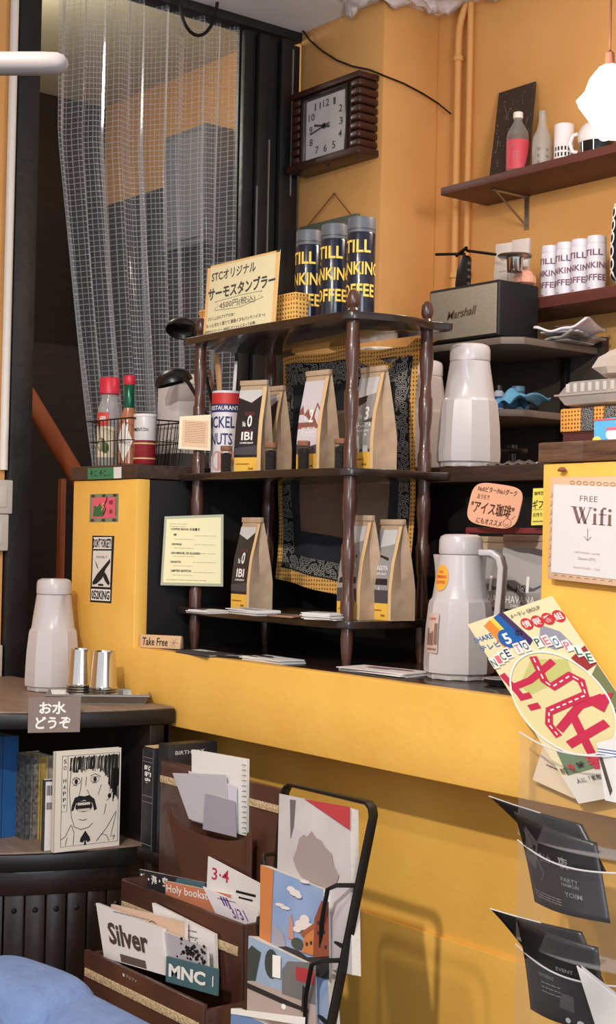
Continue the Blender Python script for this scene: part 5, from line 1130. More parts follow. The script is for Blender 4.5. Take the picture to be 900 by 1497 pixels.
# books on the cabinet shelf
def quad_book(label, q, depth, cover, edge=PAGES, group='books on the corner cabinet shelf', spine=None):
    """upright book whose front cover is the quad ll, lr, ur, ul"""
    t = thing('book', label, 'book', q[0], 0, group); l = [Vector(p) - Vector(q[0]) for p in q]; n = (l[1] - l[0]).cross(l[3] - l[0]).normalized()
    card('front_cover', l, .0018, cover, t)
    u = (l[1] - l[0]).normalized(); v = (l[3] - l[0]).normalized()
    i = [l[0] + u * .001 + v * .002 - n * .0018, l[1] - u * .003 + v * .002 - n * .0018, l[2] - u * .003 - v * .002 - n * .0018, l[3] + u * .001 - v * .002 - n * .0018]
    card('pages', i, depth - .0036, edge, t); card('back_cover', [p - n * (depth - .0018) for p in l], .0018, cover, t)
    s_ = [l[0], l[0] - n * depth, l[3] - n * depth, l[3]]
    card('spine', [s_[1], s_[0], s_[3], s_[2]], .0014, spine or cover, t)
    return t, Face(l[0], l[1] - l[0], l[3] - l[0])
def stand(px0, py0, px1, py1, z, ytop):
    a, b = onZ(px0, py0, z), onZ(px1, py1, z); n = Vector((b.y - a.y, -(b.x - a.x), 0)); c = onP(px1, ytop, b, n); h = c.z - z
    up = Vector((0, 0, h)); return [a, b, b + up, a + up]
zk = ZK2 + .0006
q = stand(78, 1247, 174, 1236, zk, 1093)
CREAMCOV = mat('cream_cover', (222, 212, 196), .6)
t, fc = quad_book('cream book with an ink drawing of a moustached man', q, .014, CREAMCOV)
ink = []
def S_(pts, w=.0014): mb = MB(); stroke(mb, fc, pts, w); ink.append(mb)
mb = MB(); stroke(mb, fc, [(.10, .05), (.97, .05), (.97, .955), (.10, .955)], .0012, closed=True); stroke(mb, fc, [(.10, .40), (.185, .40), (.185, .955)], .001); mb.build('border_lines', INK, t)
for i, ch in enumerate('SO HAPPY'):
    if ch != ' ':
        mb = MB(); txt(mb, ch, fc, .143, .90 - i * .064, .04, .045, .01); mb.build('letter', INK, t)
mb = MB(); r = random.Random(5)
for i in range(46):
    u = .22 + .74 * i / 45; top = .945 - r.uniform(0, .02); bot = (.79 if u < .66 else .79 - (u - .66) * 1.1 * (1 if u > .8 else .5)) + r.uniform(-.015, .02)
    stroke(mb, fc, [(u + .01, top), (u + r.uniform(-.005, .012), (top + bot) / 2), (u, bot)], r.uniform(.0012, .0034))
for i in range(7): stroke(mb, fc, [(.88 + .012 * i, .80), (.89 + .012 * i, .62), (.885 + .012 * i, .46 + .03 * i)], .003)
mb.build('drawn_hair', INK, t)['kind'] = 'stuff'
mb = MB()
for P_ in ([(.235, .80), (.215, .60), (.235, .46), (.255, .34), (.30, .24), (.40, .205), (.52, .22), (.58, .26)], [(.40, .73), (.385, .62), (.36, .54), (.40, .52), (.44, .535), (.48, .52), (.52, .545), (.485, .60)], [(.47, .73), (.46, .64)], [(.37, .31), (.43, .295), (.49, .305)], [(.70, .64), (.655, .54)], [(.80, .64), (.86, .66), (.875, .58), (.83, .50), (.79, .47)], [(.82, .60), (.85, .61), (.83, .56)], [(.78, .44), (.76, .36), (.75, .34)], [(.94, .36), (.80, .20), (.64, .07)], [(.94, .34), (.86, .10)], [(.25, .26), (.17, .15), (.10, .12)], [(.26, .26), (.30, .18), (.29, .06)], [(.20, .14), (.17, .06)], [(.64, .07), (.72, .14), (.80, .12), (.84, .06)], [(.92, .12), (.90, .07)], [(.885, .11), (.93, .10)], [(.26, .715), (.31, .735), (.37, .715)], [(.53, .735), (.60, .755), (.69, .72)], [(.27, .655), (.33, .65)], [(.56, .665), (.63, .665)]): stroke(mb, fc, P_, .0014)
mb.build('face_lines', INK, t)
for cu_, cv_ in ((.315, .69), (.60, .70)):
    mb = MB(); stroke(mb, fc, ell(cu_, cv_, .065, .028, 14), .001, closed=True); patch(mb, fc, ell(cu_, cv_, .026, .024, 12), 1.2); mb.build('drawn_eye', INK, t)
mb = MB(); patch(mb, fc, [(.26, .46), (.30, .53), (.38, .545), (.45, .535), (.52, .545), (.60, .50), (.64, .40), (.60, .38), (.57, .46), (.44, .50), (.32, .47), (.28, .40), (.25, .40)]); mb.build('moustache', INK, t)
mb = MB(); patch(mb, fc, ell(.44, .435, .13, .055, 18), 1.2); mb.build('mouth', INK, t)
for v_ in (.462, .40):
    mb = MB(); [rect(mb, fc, .345 + i * .027, v_ - .013, .367 + i * .027, v_ + .013, 1.8) for i in range(7)]; mb.build('teeth_row', CREAMCOV, t)
mb = MB(); patch(mb, fc, ell(.83, .52, .028, .026, 12)); mb.build('earring', INK, t)
mb = MB(); patch(mb, fc, [(.47, .19), (.40, .12), (.39, .085), (.43, .07), (.462, .095), (.45, .045), (.49, .045), (.478, .095), (.51, .07), (.55, .085), (.54, .12)]); mb.build('spade', INK, t)
q = stand(52, 1246, 92, 1243, zk, 1140)
t, fc = quad_book('black-framed DVD case with barcodes behind the drawing book', [p + Vector((-.004, .020, 0)) for p in q], .014, mat('case_white', (214, 206, 204), .5), BLACKPL, spine=BLACKPL)
mb = MB(); r = random.Random(1); u = .1
while u < .9: w_ = r.uniform(.008, .03); rect(mb, fc, u, .78, u + w_, .92); rect(mb, fc, u, .58, u + w_, .68); u += w_ + r.uniform(.01, .02)
mb.build('barcode', INK, t)['kind'] = 'stuff'
mb = MB(); rect(mb, fc, 0, 0, .05, 1, 2); rect(mb, fc, 0, .98, 1, 1, 2); mb.build('black_edge', INK, t); words('lettering', INK, t, fc, [('D', .85, .3, .09, .2, .01)])
q = stand(4, 1229, 27, 1226, zk, 1078)
t, fc = quad_book('tall blue hardback behind the DVD case', [p + Vector((-.03, .01, 0)) for p in q], .19, mat('book_blue', (30, 84, 138), .5))
q = stand(8, 1222, 30, 1220, zk, 1086)
for i, (c_, lab) in enumerate(((mat('book_teal', (96, 160, 176), .6), 'pale teal thin book left of the blue hardback'), (mat('book_cream', (180, 164, 146), .6), 'worn cream book at the far left of the cabinet shelf'))):
    t, fc = quad_book(lab, [p + Vector((-.11 - .03 * i, -.05 - .035 * i, 0)) for p in q], .022, c_)
for i, (px_, c_, lab, hh_) in enumerate(((30, (96, 98, 100), 'grey patterned paperback behind the drawing book', 1106), (41, (150, 146, 140), 'light grey paperback second from the patterned one', 1108), (52, (196, 168, 84), 'mustard paperback behind the drawing book', 1107), (63, (204, 196, 180), 'cream paperback at the right of the paperback row', 1106))):
    q = stand(px_, 1230, px_ + 11, 1228.6, zk, hh_); mm_ = mat('paperback_%d' % i, c_, .6, col2=tuple(int(v * (.35 if i < 2 else .85)) for v in c_), scale=90)
    t, fc = quad_book(lab, [p + Vector((-.012, .016, 0)) for p in q], .09, mm_); mb = MB(); txt(mb, 'コーヒー', fc, .5, .6, .5, .6, 0, 0); 
# ------------------------------------------------------------------ thick black boxed books behind the wood rack
st_ = thing('low_stool', 'low dark wooden stool hidden behind the magazine rack', 'stool', (-2.83, 1.905, 0))
zst = onY(206, 1241, 1.826).z
MB().box(-.10, .20, -.07, .07, zst - .03, zst - .0006).build('seat', KW, st_, .003)
for x in (-.06, .16):
    for y in (-.05, .05): MB().box(x - .015, x + .015, y - .015, y + .015, 0, zst - .0305).build('leg', KW, st_, .002)
BKB = mat('slipcase_black', (34, 34, 38), .45)
for i, (xa, xb, yt, lab, dy) in enumerate(((206, 222, 1090, 'black slipcase book with white spine characters, nearest the cabinet', 0), (228, 244, 1086, 'black slipcase book with lettered side, behind the other one', .0))):
    q0 = onY(xa, 1240, 1.826); q1 = onY(xb, 1243, 1.826); h = onY(xa, yt, 1.826).z - onY(206, 1241, 1.826).z
    t = thing('slipcase_book', lab, 'book', (q0.x, 1.826, onY(206, 1241, 1.826).z), 0, 'black slipcase books'); w_ = (q1.x - q0.x) * 1.0
    MB().box(0, w_, 0, .135, 0, h).build('case', BKB, t, .002); MB().box(.003, w_ - .002, .003, .132, h, h + .0012).build('page_top', mat('page_tan', (206, 176, 140), .8), t) if i == 0 else MB().box(.003, w_ - .002, .003, .132, h, h + .001).build('case_top', BKB, t)
    if i == 0:
        fc = Face((0, -.0006, 0), (w_, 0, 0), (0, 0, h)); mb = MB(); [stroke(mb, fc, [(.05, v), (.95, v)], .0008) for v in (.06, .47, .53, .86, .90)]; stroke(mb, fc, [(.03, .02), (.97, .02), (.97, .98), (.03, .98)], .0007, closed=True); mb.build('spine_rules', mat('rule_tan', (170, 160, 150), .6), t)
        words('lettering', WHITEINK, t, fc, [('昭', .5, .80, .05, .6, .03), ('和', .5, .74, .05, .6, .03), ('史', .5, .68, .05, .6, .03)])
    else:
        fc = Face((w_ + .0006, 0, 0), (0, .135, 0), (0, 0, h)); words('lettering', GREYPAPER, t, fc, [('BIRTHDAY', .42, .93, .035, .6, .01)])
# ------------------------------------------------------------------ tiered wooden magazine rack with lace trim
RW = mat('rack_wood', (84, 50, 38), .38, col2=(62, 36, 28), scale=5, stretch=(1, 6, 1), coat=.25); LACE = mat('lace_trim', (214, 190, 150), .9, col2=(180, 150, 112), scale=200, bump=.6)
YR = 1.82; xa, xb = onY(240, 1117, YR).x, onY(421, 1150, YR).x; zr0 = onY(330, 1132, YR).z
def yfor(px_, py_, X): d = _ray(px_, py_); return X / d[0] * d[1]
Ym = yfor(180, 1283, xa); Yf = yfor(126, 1387, xa)
zm_ = onY(180, 1285, Ym).z; zf_ = onY(128, 1388, Yf).z
wr_ = thing('magazine_rack', 'tiered dark wooden magazine rack with lace trim', 'magazine rack', (xa, YR, 0)); Wd = xb - xa
MB().box(0, Wd, -.010, .004, .05, zr0).build('back_panel', RW, wr_, .003)
pts = [(Wd * .5 + Wd * .32 * math.cos(a), zr0 - .085 - .012 - .035 * math.sin(a)) for a in [math.pi * i / 12 for i in range(13)]]
MB().prism([(Wd * .15, .12), (Wd * .85, .12)] + [(Wd * .85, zr0 - .095)] + [(p[0], p[1]) for p in pts] + [(Wd * .15, zr0 - .095)], -.040, -.034).build('pocket_front', RW, wr_, .002)
for x0_, x1_ in ((0, Wd * .18), (Wd * .74, Wd)): MB().box(x0_ + .004, x1_ - .004, -.0135, -.0105, zr0 - .050, zr0 - .034).build('lace', LACE, wr_, .001)
dm, df = Ym - YR, Yf - YR
MB().box(0, Wd, dm - .006, dm + .006, .05, zm_).build('middle_board', RW, wr_, .003); MB().box(0, Wd, df - .006, df + .006, .05, zf_).build('front_board', RW, wr_, .003)
MB().box(.01, Wd - .01, dm - .0095, dm - .0065, zm_ - .064, zm_ - .045).build('lace', LACE, wr_, .001); MB().box(.01, Wd - .01, df - .0095, df - .0065, zf_ - .055, zf_ - .037).build('lace', LACE, wr_, .001)
for x in (0, Wd): MB().prism([(-.008, .05), (-.008, zm_), (dm, zm_), (dm, zf_ - .01), (df, zf_ - .01), (df, .05)], x - .006, x + .006, 'x').build('side_panel', RW, wr_, .002)
MB().box(0, Wd, df, 0, .04, .05).build('base', RW, wr_)
for x in (.02, Wd - .02):
    for y in (df + .02, -.02): MB().box(x - .015, x + .015, y - .015, y + .015, 0, .04).build('foot', RW, wr_)
mb = MB(); fc = Face((0, df - .0070, zf_ - .05), (Wd, 0, 0), (0, 0, .05)); txt(mb, '■ アルファ', fc, .42, .72, .14, .12, 0); mb.build('small_print', mat('small_white', (200, 190, 180), .7), wr_)
# things in the rack: loose flat print standing on tiers
def sheet(name, label, cat, q, th, m_, group=None, edge=None):
    t = thing(name, label, cat, q[0], 0, group); l = [Vector(p) - Vector(q[0]) for p in q]
    if th > .004:
        n = (l[1] - l[0]).cross(l[3] - l[0]).normalized(); card('cover', l, .0008, m_, t); card('pages', [p - n * .0008 for p in l], th - .0016, edge or PAGES, t); card('back_cover', [p - n * (th - .0008) for p in l], .0008, m_, t)
    else: card('sheet', l, th, m_, t)
    return t, Face(l[0], l[1] - l[0], l[3] - l[0])
def QY(c4, Y, dz=0, lean=0):
    """quad from four pixels (ll, lr, ur, ul) on a plane at Y that leans back by lean towards the top"""
    q = [onY(*c4[0], Y), onY(*c4[1], Y), onY(*c4[2], Y + lean), onY(*c4[3], Y + lean)]; return q
# in the top pocket
y_ = YR - .022
t, fc = sheet('notebook', 'white spiral notebook in the rack top pocket', 'notebook', QY(((280, 1200), (359, 1222), (360, 1110), (280, 1096)), y_ + .004), .008, WHITEPAPER, 'papers in the rack pocket')
for i in range(14): MB().tube([Vector(fc(1.0, .04 + i * .07)) + Vector((.002 * math.cos(a), -.004 + .005 * math.sin(a), 0)) for a in [j * .9 for j in range(7)]], .0009, 5).build('spiral_ring', DULLSTEEL, t)
t, fc = sheet('paper_sheet', 'grey loose sheet fanned to the left in the top pocket', 'paper', QY(((276, 1197), (335, 1215), (330, 1133), (252, 1130)), y_ - .006), .0015, mat('sheet_grey', (186, 182, 188), .8), 'papers in the rack pocket')
t, fc = sheet('paper_sheet', 'white leaning sheet with print before the spiral notebook', 'paper', QY(((300, 1205), (346, 1216), (345, 1150), (275, 1127)), y_ - .003), .0015, mat('sheet_lilac', (206, 202, 212), .8), 'papers in the rack pocket'); mb = MB(); [scribble(mb, fc, .2, .9, .85 - .07 * i, .012, 0, i) for i in range(9)]; mb.build('print', GREYINK, t)['kind'] = 'stuff'
t, fc = sheet('paper_sheet', 'darker lilac sheet at the front of the top pocket', 'paper', QY(((296, 1212), (345, 1224), (343, 1172), (300, 1160)), y_ - .009), .0015, mat('sheet_dark_lilac', (156, 150, 162), .8), 'papers in the rack pocket')
# in the middle tier
ym = Ym + .03
MAGS = 'magazines in the wooden rack'
def up(c4, Y, zlow=None, lean=0):
    q = QY(c4, Y, 0, lean)
    return q
t, fc = sheet('magazine', 'dark travel magazine lettered in Japanese in the middle tier', 'magazine', up(((205, 1330), (302, 1350), (302, 1291), (203, 1271)), ym + .03), .006, mat('mag_dark', (44, 44, 48), .5), MAGS); words('lettering', WHITEINK, t, fc, [('陸・海・空', .24, .80, .24, .42, .03)]); mb = MB(); patch(mb, fc, [(.55, .8), (1, .75), (1, .95), (.6, .95)]); mb.build('picture', TEALINK, t)
t, fc = sheet('magazine', 'orange magazine with white title in the middle tier', 'magazine', up(((243, 1345), (336, 1366), (337, 1308), (241, 1288)), ym + .015), .006, mat('mag_orange', (206, 130, 96), .5), MAGS); words('lettering', WHITEINK, t, fc, [('Holy bookstore', .45, .80, .26, .85, .01)])
t, fc = sheet('event_flyer', 'white event flyer with red 3.4 date in the middle tier', 'flyer', up(((300, 1340), (380, 1362), (380, 1292), (304, 1252)), ym + .02), .003, WHITEPAPER, MAGS); words('lettering', REDINK, t, fc, [('3·4', .25, .74, .2, .32, .01)]); mb = MB(); rect(mb, fc, .55, .52, .9, .56); rect(mb, fc, .6, .44, .85, .47); mb.build('print', INK, t)
t, fc = sheet('event_flyer', 'white flyer with purple 3.31 date in the middle tier', 'flyer', up(((322, 1350), (376, 1364), (377, 1333), (296, 1296)), ym + .008), .003, mat('flyer_white2', (226, 222, 226), .7), MAGS); words('lettering', mat('violet_ink', (110, 60, 150), .6), t, fc, [('3/31', .72, .42, .3, .4, .01), ('III', .5, .7, .25, .2, .03)]); mb = MB(); scribble(mb, fc, .3, .8, .75, .03, 0, 3); mb.build('print', GREYINK, t)
# in the front tier
yf = Yf + .02
t, fc = sheet('magazine', 'white magazine with one large brown title word, front tier', 'magazine', up(((152, 1400), (241, 1426), (237, 1358), (140, 1320)), yf + .004, lean=.012), .009, mat('mag_white', (222, 218, 218), .6), MAGS); words('lettering', mat('silver_brown', (74, 62, 58), .6), t, fc, [('Silver', .48, .50, .40, .66, .03)]); mb = MB(); scribble(mb, fc, .3, .9, .92, .012, 0, 5); mb.build('print', GREYINK, t)['kind'] = 'stuff'; mb = MB(); rect(mb, fc, .3, .02, .72, .16); mb.build('picture', mat('pic_brown', (96, 80, 74), .6), t)
t, fc = sheet('magazine', 'pale brown magazine with ring emblem in the front tier', 'magazine', up(((170, 1400), (270, 1425), (270, 1348), (162, 1322)), yf + .024, lean=.01), .008, mat('mag_tan', (216, 184, 160), .6), MAGS); mb = MB(); stroke(mb, fc, ell(.62, .75, .06, .09, 16), .0014, closed=True); stroke(mb, fc, ell(.62, .75, .03, .045, 12), .0012, closed=True); mb.build('emblem', INK, t)
t, fc = sheet('booklet', 'white booklet standing tallest at the right of the front tier', 'booklet', up(((236, 1420), (315, 1440), (313, 1366), (222, 1320)), yf + .042, lean=.008), .008, mat('book_white3', (226, 222, 220), .6), MAGS); mb = MB(); [scribble(mb, fc, .2, .8, .7 - .09 * i, .012, 0, i + 4) for i in range(3)]; mb.build('print', GREYINK, t)['kind'] = 'stuff'
t, fc = sheet('magazine', 'photo magazine with tree silhouette in the front tier', 'magazine', up(((243, 1425), (304, 1440), (302, 1385), (240, 1362)), yf + .014, lean=.006), .006, mat('mag_photo', (176, 172, 178), .5), MAGS)
mb = MB(); r = random.Random(8)
for i in range(70): u, v = min(.96, max(.3, r.gauss(.7, .16))), min(.95, max(.3, r.gauss(.62, .16))); s_ = r.uniform(.012, .04); patch(mb, fc, ell(u, v, s_, s_ * 1.2, 6))
mb.build('tree_print', INK, t)['kind'] = 'stuff'
t, fc = sheet('booklet', 'teal booklet with bold white capitals in the front tier', 'booklet', up(((242, 1435), (317, 1456), (318, 1417), (243, 1398)), yf - .002), .004, TEALINK, MAGS); words('lettering', WHITEINK, t, fc, [('MNC', .42, .50, .52, .72, .04), ('|', .92, .5, .4, .02, 0)])
# ------------------------------------------------------------------ black metal magazine rack
YM = 1.76
m0, m1 = onY(417, 1150, YM), onY(549, 1170, YM); lowR = onY(484, 1497, YM - .16); lowL = onY(386, 1497, YM - .07)
mr = thing('metal_rack', 'black flat-bar metal magazine rack with wire holders', 'magazine rack', (m0.x, YM, 0)); mw = m1.x - m0.x; mt = (m0.z + m1.z) / 2
def mp(x, z):
    f_ = x / mw; k_ = (z - mt)
    a_ = Vector((0, 0, mt)) + Vector((lowL.x - m0.x, lowL.y - YM, lowL.z - mt)) * (k_ / (lowL.z - mt)); b_ = Vector((mw, 0, mt)) + Vector((lowR.x - m1.x, lowR.y - YM, lowR.z - mt)) * (k_ / (lowR.z - mt))
    return Vector((a_.x + (b_.x - a_.x) * f_, a_.y + (b_.y - a_.y) * f_, z))
zlo = .02; rc = .02; path = [mp(0, zlo), mp(0, mt - rc * 2), mp(0, mt - rc), mp(rc * .35, mt - rc * .35), mp(rc, mt), mp(mw - rc, mt), mp(mw - rc * .35, mt - rc * .35), mp(mw, mt - rc), mp(mw, mt - rc * 2), mp(mw, zlo)]
mb = MB(); v = []
for i, p in enumerate(path):
    d_ = (path[min(i + 1, len(path) - 1)] - path[max(i - 1, 0)]).normalized(); s_ = Vector((0, 1, 0)); nn = d_.cross(s_).normalized()
    v += [p + nn * .003 + s_ * .010, p + nn * .003 - s_ * .010, p - nn * .003 - s_ * .010, p - nn * .003 + s_ * .010]
mb.add(v, [(4 * i + j, 4 * i + (j + 1) % 4, 4 * i + 4 + (j + 1) % 4, 4 * i + 4 + j) for i in range(len(path) - 1) for j in range(4)] + [(3, 2, 1, 0), tuple(4 * len(path) - 4 + j for j in range(4))]); mb.build('frame', BLACKMT, mr, .001)
MB().tube([mp(0, zlo + .01), mp(0, zlo + .01) + Vector((0, .28, 0)), mp(mw, zlo + .01) + Vector((0, .28, 0)), mp(mw, zlo + .01)], .005, 8).build('floor_brace', BLACKMT, mr, 0, 40)
tiers = [onY(541, 1287, YM - .02).z, onY(520, 1386, YM - .05).z, onY(498, 1482, YM - .08).z, .36]
for z in tiers:
    for x, s_ in ((0, 1), (mw, -1)):
        a = mp(x, z); mb = MB(); mb.tube([a, a + Vector((s_ * .010, -.045, .004)), a + Vector((s_ * .022, -.055, -.004)), a + Vector((s_ * .036, -.056, -.065)), a + Vector((s_ * .038, -.054, -.16))], .0042, 8); mb.build('holder_wire', BLACKMT, mr, 0, 40)
    a, b = mp(0, z - .10), mp(mw, z - .10); MB().tube([a, b], .004, 8).build('tray_wire', BLACKMT, mr, 0, 40)
# magazines in the metal rack
G2 = 'magazines in the metal rack'
SKY = mat('photo_sky', (120, 146, 186), .4, col2=(150, 166, 194), scale=8)
def rackmag(label, c4, Y, lean, th, m_, n=1):
    q = [onY(*c4[0], Y), onY(*c4[1], Y), onY(*c4[2], Y + lean), onY(*c4[3], Y + lean)]
    return sheet('magazine', label, 'magazine', q, th, m_, G2, PAGES)
t, fc = rackmag('grey and white magazine with a red corner in the top holder', ((402, 1395), (514, 1425), (511, 1181), (408, 1160)), YM - .115, .085, .022, mat('mag_grey_photo', (190, 184, 186), .45, col2=(166, 160, 162), scale=6))
mb = MB(); patch(mb, fc, [(.36, .985), (.98, .97), (.98, .83)]); mb.build('red_corner', mat('photo_red', (168, 56, 62), .5), t)
mb = MB(); patch(mb, fc, [(.16, .97), (.24, .97), (.22, .80), (.18, .72)]); mb.build('dark_streak', mat('photo_dark_grey', (96, 92, 96), .5), t)
mb = MB(); patch(mb, fc, [(.22, .60), (.27, .66), (.30, .73), (.36, .76), (.41, .75), (.47, .79), (.53, .75), (.60, .74), (.66, .70), (.74, .67), (.77, .60), (.84, .55), (.80, .49), (.72, .47), (.66, .44), (.58, .47), (.49, .45), (.40, .49), (.33, .50), (.27, .54)]); mb.build('brown_blur', mat('photo_brown2', (146, 132, 128), .6), t)
t, fc = rackmag('travel magazine with blue sky and a tower in the second holder', ((378, 1470), (482, 1500), (472, 1300), (381, 1264)), YM - .150, .060, .024, SKY)
OB = mat('photo_orange', (190, 118, 66), .5); OB2 = mat('photo_rust', (134, 70, 50), .5); DKF = mat('photo_dark', (44, 40, 44), .5); CLD = mat('photo_cloud', (214, 204, 200), .6); TWR = mat('photo_tower', (184, 134, 118), .6)
PV0, PV1 = .30, 1.0
def pic(m_, pts, nm='picture', l=1):
    mb = MB(); patch(mb, fc, [(u_, PV0 + (PV1 - PV0) * v_) for u_, v_ in pts], l); mb.build(nm, m_, t)
pic(OB, [(0, 0), (.16, 0), (.20, .97), (0, 1)], 'left_wall'); [pic(CLD, ell(a, b, c, d, 14), 'cloud', 1 + k * .02) for k, (a, b, c, d) in enumerate(((.46, .80, .06, .03), (.52, .77, .08, .035), (.57, .745, .05, .025), (.60, .46, .08, .05), (.66, .52, .07, .05), (.72, .45, .08, .05), (.55, .41, .06, .03)))]; pic(TWR, [(.42, .30), (.44, .48), (.465, .56), (.49, .48), (.51, .30)], 'tower', 1.3)
pic(OB, [(.62, .20), (.98, .18), (.98, .40), (.80, .48), (.66, .36)], 'house', 1.3); pic(OB2, [(.78, .18), (1, .16), (1, .74), (.90, .74), (.80, .55)], 'house', 1.6); pic(DKF, [(.2, .0), (1, 0), (1, .22), (.7, .16), (.6, .2), (.4, .22), (.2, .18)], 'street', 1.6); [pic(DKF, [(u, v), (u + .03, v), (u + .03, v + .035), (u, v + .035)], 'window', 2) for u, v in ((.84, .50), (.91, .55), (.84, .40), (.92, .42), (.68, .27), (.74, .29), (.86, .28), (.94, .28))]; [pic(CLD, ell(a, b, .07, .018, 12), 'cloud', 1.1) for a, b in ((.30, .62), (.38, .60), (.66, .90))]; pic(mat('photo_roof', (150, 84, 60), .6), [(.60, .38), (.82, .52), (.82, .47), (.64, .35)], 'roof', 2.2)
pic(mat('photo_grey_house', (150, 150, 160), .6), [(.2, .18), (.40, .20), (.36, .34), (.2, .42)], 'house', 1.4); pic(mat('photo_tree', (70, 76, 66), .7), ell(.56, .27, .09, .06, 12), 'tree', 1.7)
t, fc = rackmag('street photo magazine with a dog in the third holder', ((360, 1560), (462, 1590), (452, 1410), (363, 1368)), YM - .185, .045, .024, mat('photo_pale_sky', (150, 168, 192), .45))
pic(mat('photo_road', (176, 158, 150), .6), [(0, 0), (1, 0), (1, .42), (0, .52)], 'road'); pic(mat('photo_tree2', (60, 66, 60), .7), [(0, .5), (.12, .52), (.2, .84), (.06, .9), (0, .84)], 'tree', 1.3); pic(mat('photo_tree2', 0), ell(.36, .74, .10, .16, 14), 'tree', 1.3); pic(mat('photo_shop', (112, 110, 112), .6), [(.52, .44), (1, .40), (1, .84), (.6, .80), (.52, .7)], 'shop', 1.3); pic(mat('photo_red', 0), [(.72, .62), (.98, .60), (.98, .76), (.72, .76)], 'shop_sign', 1.8); pic(WHITEINK, [(.38, .6), (.5, .6), (.5, .84), (.38, .84)], 'street_sign', 1.8); pic(DKF, [(.0, .42), (.5, .34), (.9, .30), (.9, .34), (.5, .40), (0, .48)], 'shadow_band', 1.6); pic(DKF, [(.80, .3), (.86, .3), (.87, .55), (.82, .58)], 'walker', 2.2); pic(WHITEINK, ell(.55, .31, .035, .03, 10), 'dog', 2.2)
t, fc = rackmag('pale blue magazine in the lowest visible holder', ((330, 1640), (440, 1665), (430, 1517), (338, 1474)), YM - .215, .03, .022, mat('photo_blue2', (110, 140, 184), .45)); pic(WHITEINK, [(0, .93), (1, .9), (1, 1), (0, 1)], 'top_strip')
# ------------------------------------------------------------------ blue sofa back in the foreground
SF = mat('blue_velour', (104, 126, 166), .85, col2=(92, 112, 152), scale=30, bump=.25, bscale=160)
so_ = thing('blue_sofa', 'pale blue upholstered sofa back in the lower left foreground', 'sofa', (-1.95, 1.05, 0))
def lump(px_, py_, z, rx, ry, rz_, name, ang):
    c = onZ(px_, py_, z) - so_.location; mb = MB(); n1, n2_ = 28, 36
    def sp_(a, e): return math.copysign(abs(a) ** e, a)
    ca, sa = math.cos(ang), math.sin(ang)
    for i in range(n1 + 1):
        th = -math.pi / 2 + math.pi * i / n1
        for j in range(n2_):
            ph = 2 * math.pi * j / n2_; x = rx * sp_(math.cos(th), .5) * sp_(math.cos(ph), .5); y = ry * sp_(math.cos(th), .5) * sp_(math.sin(ph), .5); zz_ = rz_ * sp_(math.sin(th), .5)
            mb.v.append((c.x + x * ca - y * sa, c.y + x * sa + y * ca, z - rz_ + zz_))
    mb.f = [(i * n2_ + j, i * n2_ + (j + 1) % n2_, (i + 1) * n2_ + (j + 1) % n2_, (i + 1) * n2_ + j) for i in range(n1) for j in range(n2_)]
    mb.build(name, SF, so_, 0, 80)
lump(25, 1415, .70, .14, .085, .13, 'back_cushion', .15)
lump(140, 1478, .675, .42, .07, .14, 'seat_back', 0)
MB().box(-.25, .25, -.25, .02, .15, .50).build('base', SF, so_, .04, seg=4)
for x in (-.2, .2):
    for y in (-.2, -.03): MB().lathe([(.015, 0), (.02, .15)], 12, (x, y, 0)).build('leg', KW, so_)
# ------------------------------------------------------------------ clear leaflet holder with flyers on the counter front
XH = onY(772, 1200, YP - .02).x
lh_ = thing('leaflet_holder', 'clear acrylic tiered leaflet holder on the counter front', 'leaflet holder', (XH, YP - .002, 0))
zA, zB_, zC_, zD = onY(785, 1075, YP - .05).z, onY(770, 1232, YP - .05).z, onY(765, 1385, YP - .05).z, onY(760, 1560, YP - .05).z
HW = .30
MB().box(0, HW, -.006, -.003, zD - .05, onY(790, 1030, YP).z).build('back_plate', CLEAR, lh_, .001)
for i, z in enumerate((zA, zB_, zC_)):
    zl = (zB_, zC_, zD)[i] + .012; yo = -.045
    def bow(u): return yo - .035 * math.sin(math.pi * u)
    MB().grid(lambda u, v: (u * HW, bow(u) + .018 * (1 - v) * 0, zl + (z - .016 * math.sin(math.pi * u) * 1 - zl) * v), 20, 4).build('pocket_front', CLEARP, lh_, 0, 60)
    MB().tube([(u * HW, bow(u), z - .016 * math.sin(math.pi * u)) for u in [k / 20 for k in range(21)]], .0016, 6).build('pocket_rim', glassy('acrylic_edge', (240, 240, 244), .55, .1), lh_)
    MB().box(0, .002, yo, -.006, zl, z).build('pocket_side', CLEAR, lh_); MB().prism([(0, -.006), (HW, -.006)] + [(HW * (1 - k / 16), bow(1 - k / 16)) for k in range(17)], zl - .002, zl, 'z').build('pocket_floor', CLEAR, lh_)
# programme flyer
y_ = YP - .028
q = [onY(843, 1180, y_), onY(906, 1148, y_), onY(803, 869, y_), onY(683, 914, y_)]
fq = [onY(683, 914, y_), onY(803, 869, y_), onY(908, 1146, y_), onY(792, 1195, y_)]
t = thing('programme_flyer', 'colourful tilted flyer with a red dashed road in the clear holder', 'flyer', fq[3]); l_ = [fq[3], fq[2], fq[1], fq[0]]; l_ = [p - fq[3] for p in l_]
P4 = [(683, 914), (803, 869), (904, 1150), (840, 1180)]
real = [onY(838, 1181, y_) - fq[3], onY(905, 1150, y_) - fq[3], onY(803, 869, y_) - fq[3], onY(683, 914, y_) - fq[3]]
_o = onY(846, 1175, y_); fc = Face(_o - fq[3], onY(806, 871, y_) - onY(683, 913, y_), onY(683, 913, y_) - _o, .0005)
c4_ = [fc(0, 0, 0), fc(1, 0, 0), fc(1, 1, 0), fc(0, 1, 0)]
card('sheet', c4_, .0012, mat('flyer_cream', (232, 220, 178), .6), t)
